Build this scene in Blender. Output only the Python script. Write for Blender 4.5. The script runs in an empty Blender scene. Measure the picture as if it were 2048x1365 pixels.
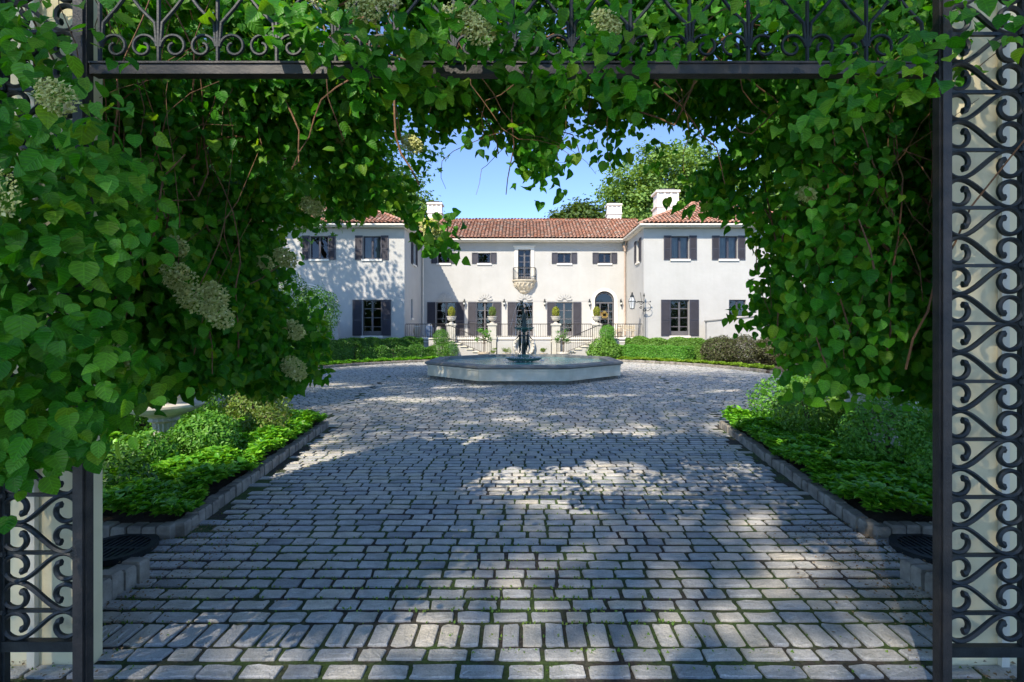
import bpy, bmesh, math, random
import numpy as np
from math import radians, sin, cos, pi
from mathutils import Matrix, Vector
R0 = np.random.RandomState(7)
random.seed(7)
sc = bpy.context.scene
# ---------------------------------------------------------------- camera, sky, sun
H = 2.0                       # eye height
cam = bpy.data.objects.new('camera', bpy.data.cameras.new('camera'))
sc.collection.objects.link(cam); sc.camera = cam
cam.location = (0, 0, H); cam.rotation_euler = (radians(90), 0, 0)
cam.data.lens = 18; cam.data.sensor_width = 36
cam.data.shift_x = -24/2048; cam.data.shift_y = -27.5/2048
cam.data.clip_start = 0.05; cam.data.clip_end = 2000
SUN = Vector((0.5, 0.95, -1.0)).normalized()
w = bpy.data.worlds.new('World'); sc.world = w; w.use_nodes = True
nt = w.node_tree; bg = nt.nodes['Background']
sky = nt.nodes.new('ShaderNodeTexSky'); sky.sky_type = 'NISHITA'; sky.sun_disc = False
sky.sun_elevation = radians(43); sky.sun_rotation = radians(207.8)
sky.altitude = 6500; sky.air_density = 1.0; sky.dust_density = 0.0; sky.ozone_density = 2.5
nt.links.new(sky.outputs[0], bg.inputs[0]); bg.inputs[1].default_value = 0.15
sl = bpy.data.lights.new('sun', 'SUN'); sl.energy = 2.6; sl.angle = radians(0.5); sl.color = (1, .905, .76)
so = bpy.data.objects.new('sun', sl); sc.collection.objects.link(so)
so.rotation_euler = SUN.to_track_quat('-Z', 'Y').to_euler(); so.location = (-10, -20, 30)
sc.view_settings.view_transform = 'Standard'; sc.view_settings.look = 'None'
sc.view_settings.gamma = 1; sc.view_settings.use_curve_mapping = False
sc.view_settings.exposure = 1.55
sc.cycles.max_bounces = 8; sc.cycles.diffuse_bounces = 4; sc.cycles.transmission_bounces = 5
sc.cycles.transparent_max_bounces = 8; sc.cycles.use_denoising = True
# ---------------------------------------------------------------- materials
def nm(name):
    m = bpy.data.materials.new(name); m.use_nodes = True
    return m, m.node_tree, m.node_tree.nodes['Principled BSDF']
def ramp(t, cols, fac):
    r = t.nodes.new('ShaderNodeValToRGB'); el = r.color_ramp.elements
    while len(el) > 1: el.remove(el[-1])
    for i, (p, c) in enumerate(cols):
        e = el[0] if i == 0 else el.new(p)
        e.position = p; e.color = (*c, 1)
    if fac is not None: t.links.new(fac, r.inputs[0])
    return r
def noise(t, scale, detail=4, rough=.6, co='Object'):
    n = t.nodes.new('ShaderNodeTexNoise'); n.inputs['Scale'].default_value = scale
    n.inputs['Detail'].default_value = detail; n.inputs['Roughness'].default_value = rough
    c = t.nodes.new('ShaderNodeTexCoord'); t.links.new(c.outputs[co], n.inputs['Vector'])
    return n
def bump(t, b, h, strength, dist=.02):
    n = t.nodes.new('ShaderNodeBump'); n.inputs['Strength'].default_value = strength
    n.inputs['Distance'].default_value = dist
    t.links.new(h, n.inputs['Height']); t.links.new(n.outputs[0], b.inputs['Normal'])
def mixc(t, a, b, fac, mode='MIX'):
    m = t.nodes.new('ShaderNodeMix'); m.data_type = 'RGBA'; m.blend_type = mode
    for s, v in ((6, a), (7, b)):
        if isinstance(v, tuple): m.inputs[s].default_value = (*v, 1)
        else: t.links.new(v, m.inputs[s])
    if isinstance(fac, float): m.inputs[0].default_value = fac
    else: t.links.new(fac, m.inputs[0])
    return m.outputs[2]
def mat_noise(name, c1, c2, scale=8, rough=.7, bs=.3, bscale=None, metal=0, bd=.01, spec=.5):
    m, t, b = nm(name)
    n = noise(t, scale); r = ramp(t, [(.3, c1), (.7, c2)], n.outputs[0])
    t.links.new(r.outputs[0], b.inputs['Base Color'])
    b.inputs['Roughness'].default_value = rough; b.inputs['Metallic'].default_value = metal
    b.inputs['Specular IOR Level'].default_value = spec
    if bs:
        n2 = noise(t, bscale or scale*4, 5); bump(t, b, n2.outputs[0], bs, bd)
    return m
def mat_leaf(name, cols, trans=.35, rough=.42, tint=1.0, spec=.5, tcol=(1.7, 1.45, .35), veins=False):
    m, t, b = nm(name)
    g = t.nodes.new('ShaderNodeNewGeometry')
    k = len(cols)
    r = ramp(t, [(i/(k-1) if k > 1 else 0, c) for i, c in enumerate(cols)], g.outputs['Random Per Island'])
    n = noise(t, 45, 2); c2 = mixc(t, r.outputs[0], (.5, .5, .5), .0)
    hs = t.nodes.new('ShaderNodeHueSaturation'); t.links.new(r.outputs[0], hs.inputs['Color'])
    mr = t.nodes.new('ShaderNodeMapRange'); mr.inputs[3].default_value = .75; mr.inputs[4].default_value = 1.3
    t.links.new(n.outputs[0], mr.inputs[0]); t.links.new(mr.outputs[0], hs.inputs['Value'])
    if veins:
        def mth(op, a, b_=None):
            q = t.nodes.new('ShaderNodeMath'); q.operation = op
            for i_, v_ in enumerate((a, b_)):
                if v_ is None: continue
                if isinstance(v_, (int, float)): q.inputs[i_].default_value = v_
                else: t.links.new(v_, q.inputs[i_])
            return q.outputs[0]
        uvn = t.nodes.new('ShaderNodeUVMap'); uvn.uv_map = 'leaf'; sx = t.nodes.new('ShaderNodeSeparateXYZ'); t.links.new(uvn.outputs[0], sx.inputs[0])
        ax_ = mth('ABSOLUTE', sx.outputs[0]); ph = mth('SUBTRACT', sx.outputs[1], mth('MULTIPLY', ax_, .75))
        side = mth('POWER', mth('ABSOLUTE', mth('COSINE', mth('MULTIPLY', ph, 16.0))), 9.0)
        mid = mth('LESS_THAN', ax_, .022); vn = mth('MAXIMUM', side, mid)
        mr.inputs[3].default_value = .6; mr.inputs[4].default_value = 1.25
        val = mth('MULTIPLY', mr.outputs[0], mth('ADD', mth('MULTIPLY', vn, .3), .9)); t.links.new(val, hs.inputs['Value'])
        bump(t, b, mth('MULTIPLY', vn, -1.0), .5, .004)
    t.links.new(hs.outputs[0], b.inputs['Base Color'])
    b.inputs['Roughness'].default_value = rough; b.inputs['Specular IOR Level'].default_value = spec
    tr = t.nodes.new('ShaderNodeBsdfTranslucent')
    tc = mixc(t, hs.outputs[0], tcol, 1.0, 'MULTIPLY')
    t.links.new(tc, tr.inputs[0])
    mx = t.nodes.new('ShaderNodeMixShader'); mx.inputs[0].default_value = trans
    t.links.new(b.outputs[0], mx.inputs[1]); t.links.new(tr.outputs[0], mx.inputs[2])
    t.links.new(mx.outputs[0], t.nodes['Material Output'].inputs[0])
    return m
def mat_stucco():
    m, t, b = nm('stucco')
    n = noise(t, .8, 5); r = ramp(t, [(.3, (.43, .42, .395)), (.7, (.475, .465, .44))], n.outputs[0])
    mp = t.nodes.new('ShaderNodeMapping'); mp.inputs['Scale'].default_value = (3, 3, .25)
    c = t.nodes.new('ShaderNodeTexCoord'); t.links.new(c.outputs['Object'], mp.inputs[0])
    n3 = t.nodes.new('ShaderNodeTexNoise'); n3.inputs['Scale'].default_value = 1.5; n3.inputs['Detail'].default_value = 6
    t.links.new(mp.outputs[0], n3.inputs['Vector'])
    r3 = ramp(t, [(.35, (.98, .98, .975)), (.6, (1, 1, 1))], n3.outputs[0])
    t.links.new(mixc(t, r.outputs[0], r3.outputs[0], 1.0, 'MULTIPLY'), b.inputs['Base Color'])
    b.inputs['Roughness'].default_value = .9
    n2 = noise(t, 2.2, 6, .55); bump(t, b, n2.outputs[0], .35, .05)
    return m
def mat_stone_blocks():
    m, t, b = nm('granite_sett')
    g = t.nodes.new('ShaderNodeNewGeometry')
    r = ramp(t, [(0, (.28, .285, .295)), (.15, (.43, .43, .435)), (.6, (.52, .495, .465)), (.85, (.55, .50, .43)), (1, (.38, .38, .385))], g.outputs['Random Per Island'])
    n = noise(t, 90, 6, .75); r2 = ramp(t, [(.28, (.4, .4, .4)), (.42, (.95, .95, .95)), (.72, (1.3, 1.3, 1.3))], n.outputs[0])
    n3 = noise(t, 7, 4, .6); r3 = ramp(t, [(.3, (.78, .79, .76)), (.6, (1.1, 1.1, 1.08))], n3.outputs[0])
    c = mixc(t, r.outputs[0], r2.outputs[0], 1.0, 'MULTIPLY'); c = mixc(t, c, r3.outputs[0], 1.0, 'MULTIPLY')
    t.links.new(c, b.inputs['Base Color']); b.inputs['Roughness'].default_value = .72
    n2 = noise(t, 38, 7, .7); bump(t, b, n2.outputs[0], 1.0, .022)
    return m
def mat_joint():
    m, t, b = nm('mossy_shaded_joint')
    n = noise(t, 1.3, 5, .65); n2 = noise(t, 40, 5)
    soil = ramp(t, [(.35, (.02, .017, .014)), (.7, (.075, .063, .048))], n2.outputs[0])  # soil tone darkened to stand in for shadow between the low setts
    moss = ramp(t, [(.3, (.022, .045, .008)), (.7, (.07, .12, .022))], n2.outputs[0])
    f = ramp(t, [(.42, (0, 0, 0)), (.56, (1, 1, 1))], n.outputs[0])
    t.links.new(mixc(t, soil.outputs[0], moss.outputs[0], f.outputs[0]), b.inputs['Base Color'])
    b.inputs['Roughness'].default_value = .95; bump(t, b, n2.outputs[0], .9, .02)
    return m
def mat_tile():
    m, t, b = nm('terracotta_tile')
    g = t.nodes.new('ShaderNodeNewGeometry')
    r = ramp(t, [(0, (.48, .21, .13)), (.25, (.56, .29, .19)), (.5, (.58, .35, .26)), (.7, (.48, .25, .17)), (.88, (.34, .23, .17)), (1, (.62, .47, .38))], g.outputs['Random Per Island'])
    n = noise(t, 5, 5); r2 = ramp(t, [(.35, (.55, .52, .5)), (.6, (1.1, 1.1, 1.1))], n.outputs[0])
    t.links.new(mixc(t, r.outputs[0], r2.outputs[0], 1.0, 'MULTIPLY'), b.inputs['Base Color'])
    b.inputs['Roughness'].default_value = .85
    return m
def mat_glass():
    m, t, b = nm('window_glass')
    tr = t.nodes.new('ShaderNodeBsdfTransparent'); tr.inputs[0].default_value = (.55, .6, .6, 1)
    gl = t.nodes.new('ShaderNodeBsdfGlossy'); gl.inputs[1].default_value = .015
    n = noise(t, 1.7, 2); bp = t.nodes.new('ShaderNodeBump'); bp.inputs[0].default_value = .1; bp.inputs[1].default_value = .02
    t.links.new(n.outputs[0], bp.inputs['Height']); t.links.new(bp.outputs[0], gl.inputs['Normal'])
    fr = t.nodes.new('ShaderNodeFresnel'); fr.inputs[0].default_value = 1.55
    mx = t.nodes.new('ShaderNodeMixShader'); t.links.new(fr.outputs[0], mx.inputs[0])
    t.links.new(tr.outputs[0], mx.inputs[1]); t.links.new(gl.outputs[0], mx.inputs[2])
    t.links.new(mx.outputs[0], t.nodes['Material Output'].inputs[0])
    return m
def mat_water():
    m, t, b = nm('pool_water')
    b.inputs['Base Color'].default_value = (.16, .46, .43, 1); b.inputs['Roughness'].default_value = .04
    b.inputs['IOR'].default_value = 1.33
    n = noise(t, 3.2, 4); n.inputs['Distortion'].default_value = .8
    bump(t, b, n.outputs[0], .55, .06)
    return m
def mat_jet():
    m, t, b = nm('falling_water')
    b.inputs['Base Color'].default_value = (.9, .93, .95, 1); b.inputs['Roughness'].default_value = .1
    b.inputs['Alpha'].default_value = .45
    return m
M = {}
M['stucco'] = mat_stucco()
M['trim'] = mat_noise('cream_trim', (.70, .655, .57), (.78, .74, .67), 3, .75, .2)
M['sett'] = mat_stone_blocks(); M['kerb'] = mat_noise('kerb_stone', (.13, .115, .095), (.36, .33, .28), 5, .85, .7, 40); M['joint'] = mat_joint(); M['tile'] = mat_tile(); M['glass'] = mat_glass()
M['iron'] = mat_noise('black_iron', (.007, .011, .012), (.018, .024, .026), 12, .5, .5, 60, 0, .004, .35)
M['ironw'] = mat_noise('worn_iron', (.010, .011, .012), (.045, .036, .03), 9, .55, .6, 70, 0, .006)
M['shutter'] = mat_noise('shutter_paint', (.034, .033, .045), (.048, .046, .06), 2, .55, 0)
M['door'] = mat_noise('door_paint', (.09, .085, .09), (.13, .12, .12), 3, .5, 0)
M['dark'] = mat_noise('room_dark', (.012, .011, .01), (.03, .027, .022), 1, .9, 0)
M['curtain'] = mat_noise('curtain', (.5, .5, .48), (.62, .62, .6), 3, .9, 0)
M['bronze'] = mat_noise('bronze', (.012, .02, .02), (.035, .055, .05), 14, .35, .5, 40, .6, .006)
M['verdigris'] = mat_noise('verdigris', (.05, .12, .105), (.12, .22, .19), 9, .6, .4, 30, .2)
M['caststone'] = mat_noise('cast_stone', (.56, .52, .40), (.78, .73, .60), 1.3, .85, .35, 20)
M['rim'] = mat_noise('basin_rim', (.16, .155, .14), (.28, .27, .245), 2.2, .75, .4, 20)
M['pier'] = mat_noise('pier_stucco', (.42, .40, .34), (.52, .50, .44), 3, .9, .3)
M['plinth'] = mat_noise('plinth_granite', (.12, .11, .09), (.26, .24, .2), 6, .85, .6, 30)
M['urn'] = mat_noise('urn_stone', (.42, .38, .31), (.66, .62, .54), 5, .85, .5, 25)
M['oldstone'] = mat_noise('weathered_stone', (.34, .29, .21), (.60, .54, .43), 6, .9, .8, 14, 0, .03)
M['soil'] = mat_noise('soil', (.03, .022, .014), (.085, .06, .038), 6, .95, .8, 30, 0, .03)
M['ground'] = mat_noise('lawn_ground', (.03, .05, .015), (.06, .09, .03), .5, .95, .5, 8)
M['apron'] = mat_noise('bounce_apron', (.40, .37, .31), (.5, .47, .41), 4, .9, .3)  # kept pale so the added apron throws back more light
M['wallstucco'] = mat_noise('gate_wall_stucco', (.70, .60, .36), (.82, .72, .46), 1.4, .9, .5, 50, 0, .004)
M['bark'] = mat_noise('bark', (.05, .035, .022), (.13, .09, .055), 9, .9, .9, 30, 0, .02)
M['vinebark'] = mat_noise('vine_bark', (.09, .045, .02), (.24, .12, .055), 20, .85, .8, 60, 0, .01)
M['terracotta'] = mat_noise('terracotta_pot', (.40, .33, .24), (.52, .44, .34), 5, .9, .3)
M['copper'] = mat_noise('copper_pipe', (.42, .30, .22), (.55, .42, .33), 3, .6, .2)
M['cream'] = mat_noise('cream_pipe', (.62, .58, .5), (.7, .66, .58), 3, .6, .2)
M['blueglaze'] = mat_noise('blue_glaze', (.12, .2, .34), (.55, .6, .66), 5, .3, .2)
M['water'] = mat_water(); M['jet'] = mat_jet()
m, t, b = nm('foam'); b.inputs['Base Color'].default_value = (.85, .9, .95, 1); b.inputs['Roughness'].default_value = .3
bump(t, b, noise(t, 30, 5).outputs[0], 1, .05); M['foam'] = m
M['lampglass'] = mat_noise('lantern_glass', (.55, .55, .5), (.65, .65, .6), 6, .1, 0)
M['litter'] = mat_noise('leaf_litter', (.12, .08, .04), (.38, .27, .15), 30, .9, 0)
M['vine'] = mat_leaf('vine_leaf', [(.022, .15, .006), (.04, .22, .008), (.065, .29, .012), (.11, .34, .014), (.035, .18, .012), (.20, .38, .02), (.045, .22, .01), (.03, .17, .01), (.06, .26, .014), (.15, .32, .02)], .5, .45, 1, .3, (1.7, 1.45, .35), True)
M['vineyoung'] = mat_leaf('vine_leaf_young', [(.08, .30, .02), (.13, .38, .035), (.10, .32, .02)], .42, .45, 1, .35, (1.7, 1.45, .35), True)
M['flower'] = mat_leaf('vine_flower', [(.36, .42, .12), (.58, .58, .24), (.50, .52, .18), (.70, .68, .38)], .3, .8, 1, .1, (1, 1, .8))
M['maple'] = mat_leaf('maple_leaf', [(.05, .17, .018), (.09, .24, .025), (.07, .2, .02)], .45, .5)
M['canopy'] = mat_leaf('canopy_leaf', [(.10, .20, .03), (.15, .28, .04)], .6, .55)
M['bgtree'] = mat_leaf('far_tree_leaf', [(.10, .20, .035), (.17, .30, .055), (.22, .36, .08), (.08, .17, .03)], .3, .6)
M['bgdark'] = mat_leaf('far_shrub_leaf', [(.05, .10, .02), (.10, .17, .03)], .3, .6)
M['hedge'] = mat_leaf('box_leaf', [(.03, .11, .012), (.06, .18, .018), (.09, .24, .025), (.13, .30, .03)], .25, .45)
M['hedgelight'] = mat_leaf('privet_leaf', [(.07, .18, .02), (.13, .28, .03), (.18, .34, .045)], .25, .5)
M['hedgered'] = mat_leaf('barberry_leaf', [(.05, .04, .03), (.09, .11, .03), (.07, .05, .04), (.12, .16, .04)], .2, .5)
M['cover'] = mat_leaf('pachysandra_leaf', [(.06, .24, .012), (.10, .34, .02), (.18, .45, .03), (.26, .54, .04)], .25, .38)
M['coverlime'] = mat_leaf('lime_cover_leaf', [(.18, .33, .03), (.28, .44, .05), (.22, .38, .035)], .3, .5)
M['shrub'] = mat_leaf('shrub_leaf', [(.06, .22, .02), (.11, .31, .03), (.17, .38, .045)], .3, .5)
M['gold'] = mat_leaf('golden_box_leaf', [(.22, .26, .02), (.36, .38, .03), (.14, .2, .02)], .25, .5)
M['olive'] = mat_leaf('olive_shrub_leaf', [(.10, .18, .03), (.16, .24, .04), (.12, .24, .03), (.2, .2, .06)], .3, .5)
M['wreath'] = mat_leaf('wreath_leaf', [(.3, .2, .05), (.2, .22, .04), (.45, .25, .08), (.5, .4, .2)], .2, .6)
M['grass'] = mat_leaf('joint_grass', [(.07, .16, .02), (.13, .25, .03), (.2, .28, .05)], .3, .6)
# ---------------------------------------------------------------- helpers
def link(o, parent=None):
    sc.collection.objects.link(o)
    if parent is not None:
        o.parent = parent
        L = Vector((0, 0, 0)); p = parent
        while p is not None: L += p.location; p = p.parent
        o.matrix_parent_inverse = Matrix.Translation(-L) if parent.type == 'EMPTY' else Matrix.Identity(4)
    return o
def tag(o, label=None, cat=None, group=None, kind=None):
    if label: o['label'] = label
    if cat: o['category'] = cat
    if group: o['group'] = group
    if kind: o['kind'] = kind
    return o
def thing(name, label, cat, loc=(0, 0, 0), group=None):
    o = bpy.data.objects.new(name, None); sc.collection.objects.link(o)
    o.location = loc; o.empty_display_size = .1
    return tag(o, label, cat, group)
class MB:
    def __init__(s, Mx=None): s.v = []; s.f = []; s.M = Mx
    def add(s, vs, fs):
        k = len(s.v); s.v += [tuple(v) for v in vs]; s.f += [tuple(i+k for i in f) for f in fs]; return s
    def box(s, x0, x1, y0, y1, z0, z1):
        if x0 > x1: x0, x1 = x1, x0
        if y0 > y1: y0, y1 = y1, y0
        return s.add([(x0,y0,z0),(x1,y0,z0),(x1,y1,z0),(x0,y1,z0),(x0,y0,z1),(x1,y0,z1),(x1,y1,z1),(x0,y1,z1)],
              [(0,3,2,1),(4,5,6,7),(0,1,5,4),(1,2,6,5),(2,3,7,6),(3,0,4,7)])
    def bevbox(s, x0, x1, y0, y1, z0, z1, b=.01):
        lv = [(z0, 0), (z1-b, 0), (z1, b)]
        vs = []
        for z, i in lv: vs += [(x0+i,y0+i,z),(x1-i,y0+i,z),(x1-i,y1-i,z),(x0+i,y1-i,z)]
        fs = [(0,3,2,1),(8,9,10,11)]
        for r in (0, 4):
            for k in range(4): fs.append((r+k, r+(k+1)%4, r+4+(k+1)%4, r+4+k))
        return s.add(vs, fs)
    def prism(s, poly, z0, z1, axis='z'):
        n = len(poly)
        if axis == 'z': vs = [(p[0],p[1],z0) for p in poly]+[(p[0],p[1],z1) for p in poly]
        else: vs = [(p[0],z0,p[1]) for p in poly]+[(p[0],z1,p[1]) for p in poly]
        return s.add(vs, [tuple(range(n))[::-1], tuple(range(n, 2*n))]+[(i,(i+1)%n,n+(i+1)%n,n+i) for i in range(n)])
    def tube(s, pts, rad, n=8, caps=True, flat=None):
        pts = [Vector(p) for p in pts]
        if not hasattr(rad, '__len__'): rad = [rad]*len(pts)
        vs = []; up = None
        for i, p in enumerate(pts):
            t = (pts[min(i+1, len(pts)-1)]-pts[max(i-1, 0)])
            if t.length < 1e-9: t = Vector((0,0,1))
            t.normalize()
            if up is None:
                up = Vector((0,1,0)) if flat else (Vector((0,0,1)) if abs(t.z) < .9 else Vector((1,0,0)))
            a = t.cross(up).normalized(); b_ = a.cross(t).normalized()
            if not flat: up = b_
            for k in range(n):
                an = 2*pi*(k+.5)/n
                if flat: vs.append(p+a*cos(an)*rad[i]*1.2+b_*sin(an)*flat)
                else: vs.append(p+(a*cos(an)+b_*sin(an))*rad[i])
        fs = []
        for i in range(len(pts)-1):
            for k in range(n): fs.append((i*n+k, i*n+(k+1)%n, (i+1)*n+(k+1)%n, (i+1)*n+k))
        if caps: fs += [tuple(range(n))[::-1], tuple(range((len(pts)-1)*n, len(pts)*n))]
        return s.add(vs, fs)
    def lathe(s, prof, n=24, c=(0,0,0), flute=0, fz=None):
        vs = []
        for (r, z) in prof:
            for k in range(n):
                a = 2*pi*k/n; rr = r
                if flute and fz and fz[0] <= z <= fz[1]: rr = r*(1+flute*(1 if k % 2 else -1))
                vs.append((c[0]+rr*cos(a), c[1]+rr*sin(a), c[2]+z))
        fs = [(i*n+k, i*n+(k+1)%n, (i+1)*n+(k+1)%n, (i+1)*n+k) for i in range(len(prof)-1) for k in range(n)]
        fs += [tuple(range(n))[::-1], tuple(range((len(prof)-1)*n, len(prof)*n))]
        return s.add(vs, fs)
    def build(s, name, mat, parent=None, smooth=False):
        me = bpy.data.meshes.new(name)
        vs = s.v if s.M is None else [tuple(s.M @ Vector(v)) for v in s.v]
        me.from_pydata(vs, [], s.f); me.update(); me.materials.append(mat)
        bm = bmesh.new(); bm.from_mesh(me); bmesh.ops.recalc_face_normals(bm, faces=bm.faces); bm.to_mesh(me); bm.free()
        if smooth:
            me.polygons.foreach_set('use_smooth', [True]*len(me.polygons))
            try: me.set_sharp_from_angle(angle=radians(40))
            except Exception: pass
        o = bpy.data.objects.new(name, me); return link(o, parent)
def np_obj(name, V, Fs, mat, parent=None, smooth=True, uv=None):
    me = bpy.data.meshes.new(name)
    V = np.asarray(V, dtype=np.float32).reshape(-1, 3)
    loops = np.concatenate([f.reshape(-1) for f in Fs]).astype(np.int32)
    tot = np.concatenate([np.full(len(f), f.shape[1]) for f in Fs]).astype(np.int32)
    st = np.concatenate([[0], np.cumsum(tot)[:-1]]).astype(np.int32)
    me.vertices.add(len(V)); me.vertices.foreach_set('co', V.ravel())
    me.loops.add(len(loops)); me.loops.foreach_set('vertex_index', loops)
    me.polygons.add(len(tot)); me.polygons.foreach_set('loop_start', st); me.polygons.foreach_set('loop_total', tot)
    me.polygons.foreach_set('use_smooth', np.full(len(tot), smooth))
    if uv is not None:
        ul = me.uv_layers.new(name='leaf'); ul.data.foreach_set('uv', uv[loops].astype(np.float32).ravel())
    me.update(calc_edges=True); me.materials.append(mat)
    return link(bpy.data.objects.new(name, me), parent)
def inst(tv, tfs, P, A, B, C):
    """tv template (k,3); P (n,3) positions; A,B,C (n,3) scaled axes"""
    n, k = len(P), len(tv)
    V = P[:, None, :]+tv[None, :, 0:1]*A[:, None, :]+tv[None, :, 1:2]*B[:, None, :]+tv[None, :, 2:3]*C[:, None, :]
    off = (np.arange(n)*k)[:, None, None]
    return V.reshape(-1, 3), [(f[None]+off).reshape(-1, f.shape[1]) for f in tfs]
def unit(a): return a/np.maximum(np.linalg.norm(a, axis=1, keepdims=True), 1e-9)
HEART_V = np.array([(0,0.02,0),(0,.27,-.02),(0,.52,-.03),(0,.78,-.06),(0,1.05,-.16),
    (-.17,-.05,.03),(-.40,.08,.10),(-.49,.36,.12),(-.42,.66,.05),(-.20,.90,-.03),
    (.15,-.06,.03),(.37,.06,.08),(.46,.37,.12),(.43,.63,.08),(.17,.92,-.05)], dtype=float)
HEART_F = [np.array([(0,5,6,1),(1,6,7,2),(2,7,8,3),(3,8,9,4),(0,1,11,10),(1,2,12,11),(2,3,13,12),(3,4,14,13)])]
OVATE_V = np.array([(0,0,0),(0,.27,-.03),(0,.52,-.03),(0,.8,-.09),(.03,1.12,-.22),
    (-.10,.02,.02),(-.31,.14,.05),(-.41,.40,.13),(-.30,.72,.03),(-.12,.93,-.10),
    (.12,.0,.02),(.33,.17,.10),(.38,.44,.06),(.33,.68,.08),(.14,.95,-.07)], dtype=float)
OVAL_V = np.array([(0,0,0),(-.26,.4,.06),(-.18,.8,.02),(0,1.05,-.08),(.18,.8,.02),(.26,.4,.06),(0,.5,-.02)], dtype=float)
OVAL_F = [np.array([(0,1,6,5),(1,2,3,6),(6,3,4,5)])]
DIA_V = np.array([(0,0,0),(-.34,.5,.1),(0,1,-.03),(.34,.5,.1)], dtype=float); DIA_F = [np.array([(0,1,2),(0,2,3)])]
STAR_V = np.array([(0,0,0),(-.45,.1,.05),(-.25,.35,0),(-.6,.65,-.05),(-.18,.62,0),(0,1.1,-.1),(.18,.62,0),(.6,.65,-.05),(.25,.35,0),(.45,.1,.05),(0,.4,.05)], dtype=float)
STAR_F = [np.array([(0,1,2,10),(10,2,3,4),(10,4,5,6),(10,6,7,8),(10,8,9,0)])]
def leaves(name, P, Nrm, Tip, S, mat, parent=None, tpl=(OVAL_V, OVAL_F), rs=R0, jit=.5):
    n = len(P); Nn = unit(Nrm+rs.normal(0, jit, (n, 3))); T = Tip+rs.normal(0, jit*.8, (n, 3))
    T = unit(T-Nn*np.sum(T*Nn, 1, keepdims=True)); Sd = np.cross(T, Nn)
    S = np.asarray(S)[:, None]; wv = rs.uniform(.8, 1.15, (n, 1))
    V, F = inst(tpl[0], tpl[1], P, Sd*S*wv, T*S, Nn*S*rs.uniform(.2, 2.6, (n, 1)))
    uv = np.tile(tpl[0][:, :2], (n, 1)) if len(tpl[0]) == 15 else None
    return np_obj(name, V, F, mat, parent, True, uv)
def lit_filter(P, rs, keep=.04, lit=None):
    """drop twigs of the overhead trees whose shade would fall on the sunny patches"""
    gx = P[:, 0]+.5*P[:, 2]; gy = P[:, 1]+.95*P[:, 2]
    gxx = gx+.25*np.sin(gy*3.1+1)+.12*np.sin(gy*9); gyy = gy+.2*np.sin(gx*3.7)+.1*np.sin(gx*11)
    m = np.ones(len(P), bool)
    for (x, y, a, b_) in (lit or LIT):
        m &= ~((((gxx-x)/a)**2+((gyy-y)/b_)**2 < 1) & (rs.rand(len(P)) > keep) & ((np.sin(gx*5.1+gy*2)+np.sin(gy*6.3-gx*3+1) > -.5) | (a > 1.2)))
    nz = np.sin(gx*1.9+gy*1.1)+np.sin(gy*2.7-gx*1.3+2)
    m &= ~((((gx-.5)/5.5)**2+((gy-8.3)/1.7)**2 < 1) & (nz > -.1) & (P[:, 2] > 12))
    return m
LIT = [(.75, 6.5, 1.35, .95), (-1.2, 9.2, .9, .3), (-.1, 3.9, .4, .3), (-.5, 3.2, 1.3, .22), (1.5, 3.35, .8, .25), (.4, 4.6, .5, .2), (-1.6, 4.3, .25, .15), (2.3, 4.5, .6, .3), (-.6, 11, .8, .3), (-2.4, 17.3, 1.0, .5), (-7, 18, 1.2, .4), (-6, 22, 1.0, .4), (2.6, 10.5, .6, .25), (-2.4, 7.6, .4, .3), (2.2, 5.6, .3, .5), (2.6, 6.6, .6, .4), (-1.2, 5.2, .3, .2),
       (1.9, 4.0, .6, .2), (.8, 2.95, .9, .14), (-2.3, 3.3, .4, .2), (-3, 14.2, 1.9, .45), (-5.5, 17, 1.5, .4), (4.2, 7.6, .35, .5),
       (-3.8, 20, 1.2, .5), (2, 15.0, 1.4, .2), (-5.2, 8.0, 2.0, 2.8), (5.3, 9.2, 1.8, 2.2), (4.6, 6.6, .4, .6), (6.5, 16, 1.2, .3), (0, 12, .9, .2)]
def cobj(o, root, **kw):  # copy of a part under a copied thing
    c = o.copy(); sc.collection.objects.link(c); c.parent = root; return c
def dup(root, loc, label):
    r = root.copy(); sc.collection.objects.link(r); r.location = loc; r['label'] = label
    for ch in list(root.children):
        c = ch.copy(); sc.collection.objects.link(c); c.parent = r
        for g in list(ch.children):
            d = g.copy(); sc.collection.objects.link(d); d.parent = c
    return r
# ---------------------------------------------------------------- ground, driveway
CC = (0.0, 20.3); CR = 10.8
mb = MB(); mb.add([(-600,-200,-.06),(600,-200,-.06),(600,900,-.06),(-600,900,-.06)], [(0,1,2,3)])
tag(mb.build('ground', M['ground']), kind='structure')
mb = MB(); mb.add([(-40,-16,-.02),(40,-16,-.02),(40,1.58,-.02),(-40,1.58,-.02)], [(0,1,2,3)])  # unseen pale paving, added to bounce warm sun onto gate and vines
tag(mb.build('bounce_apron', M['apron']), kind='structure')
def in_drive(x, y, m=0.0):
    circ = (x-CC[0])**2+(y-CC[1])**2 < (CR-m)**2
    ex = np.where(y < 4.88, 3.55+np.clip(4.5-y, 0, 2)*.25, 3.27+(y-4.88)*.125)
    return circ | ((np.abs(x) < ex-m) & (y < 11))
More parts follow.
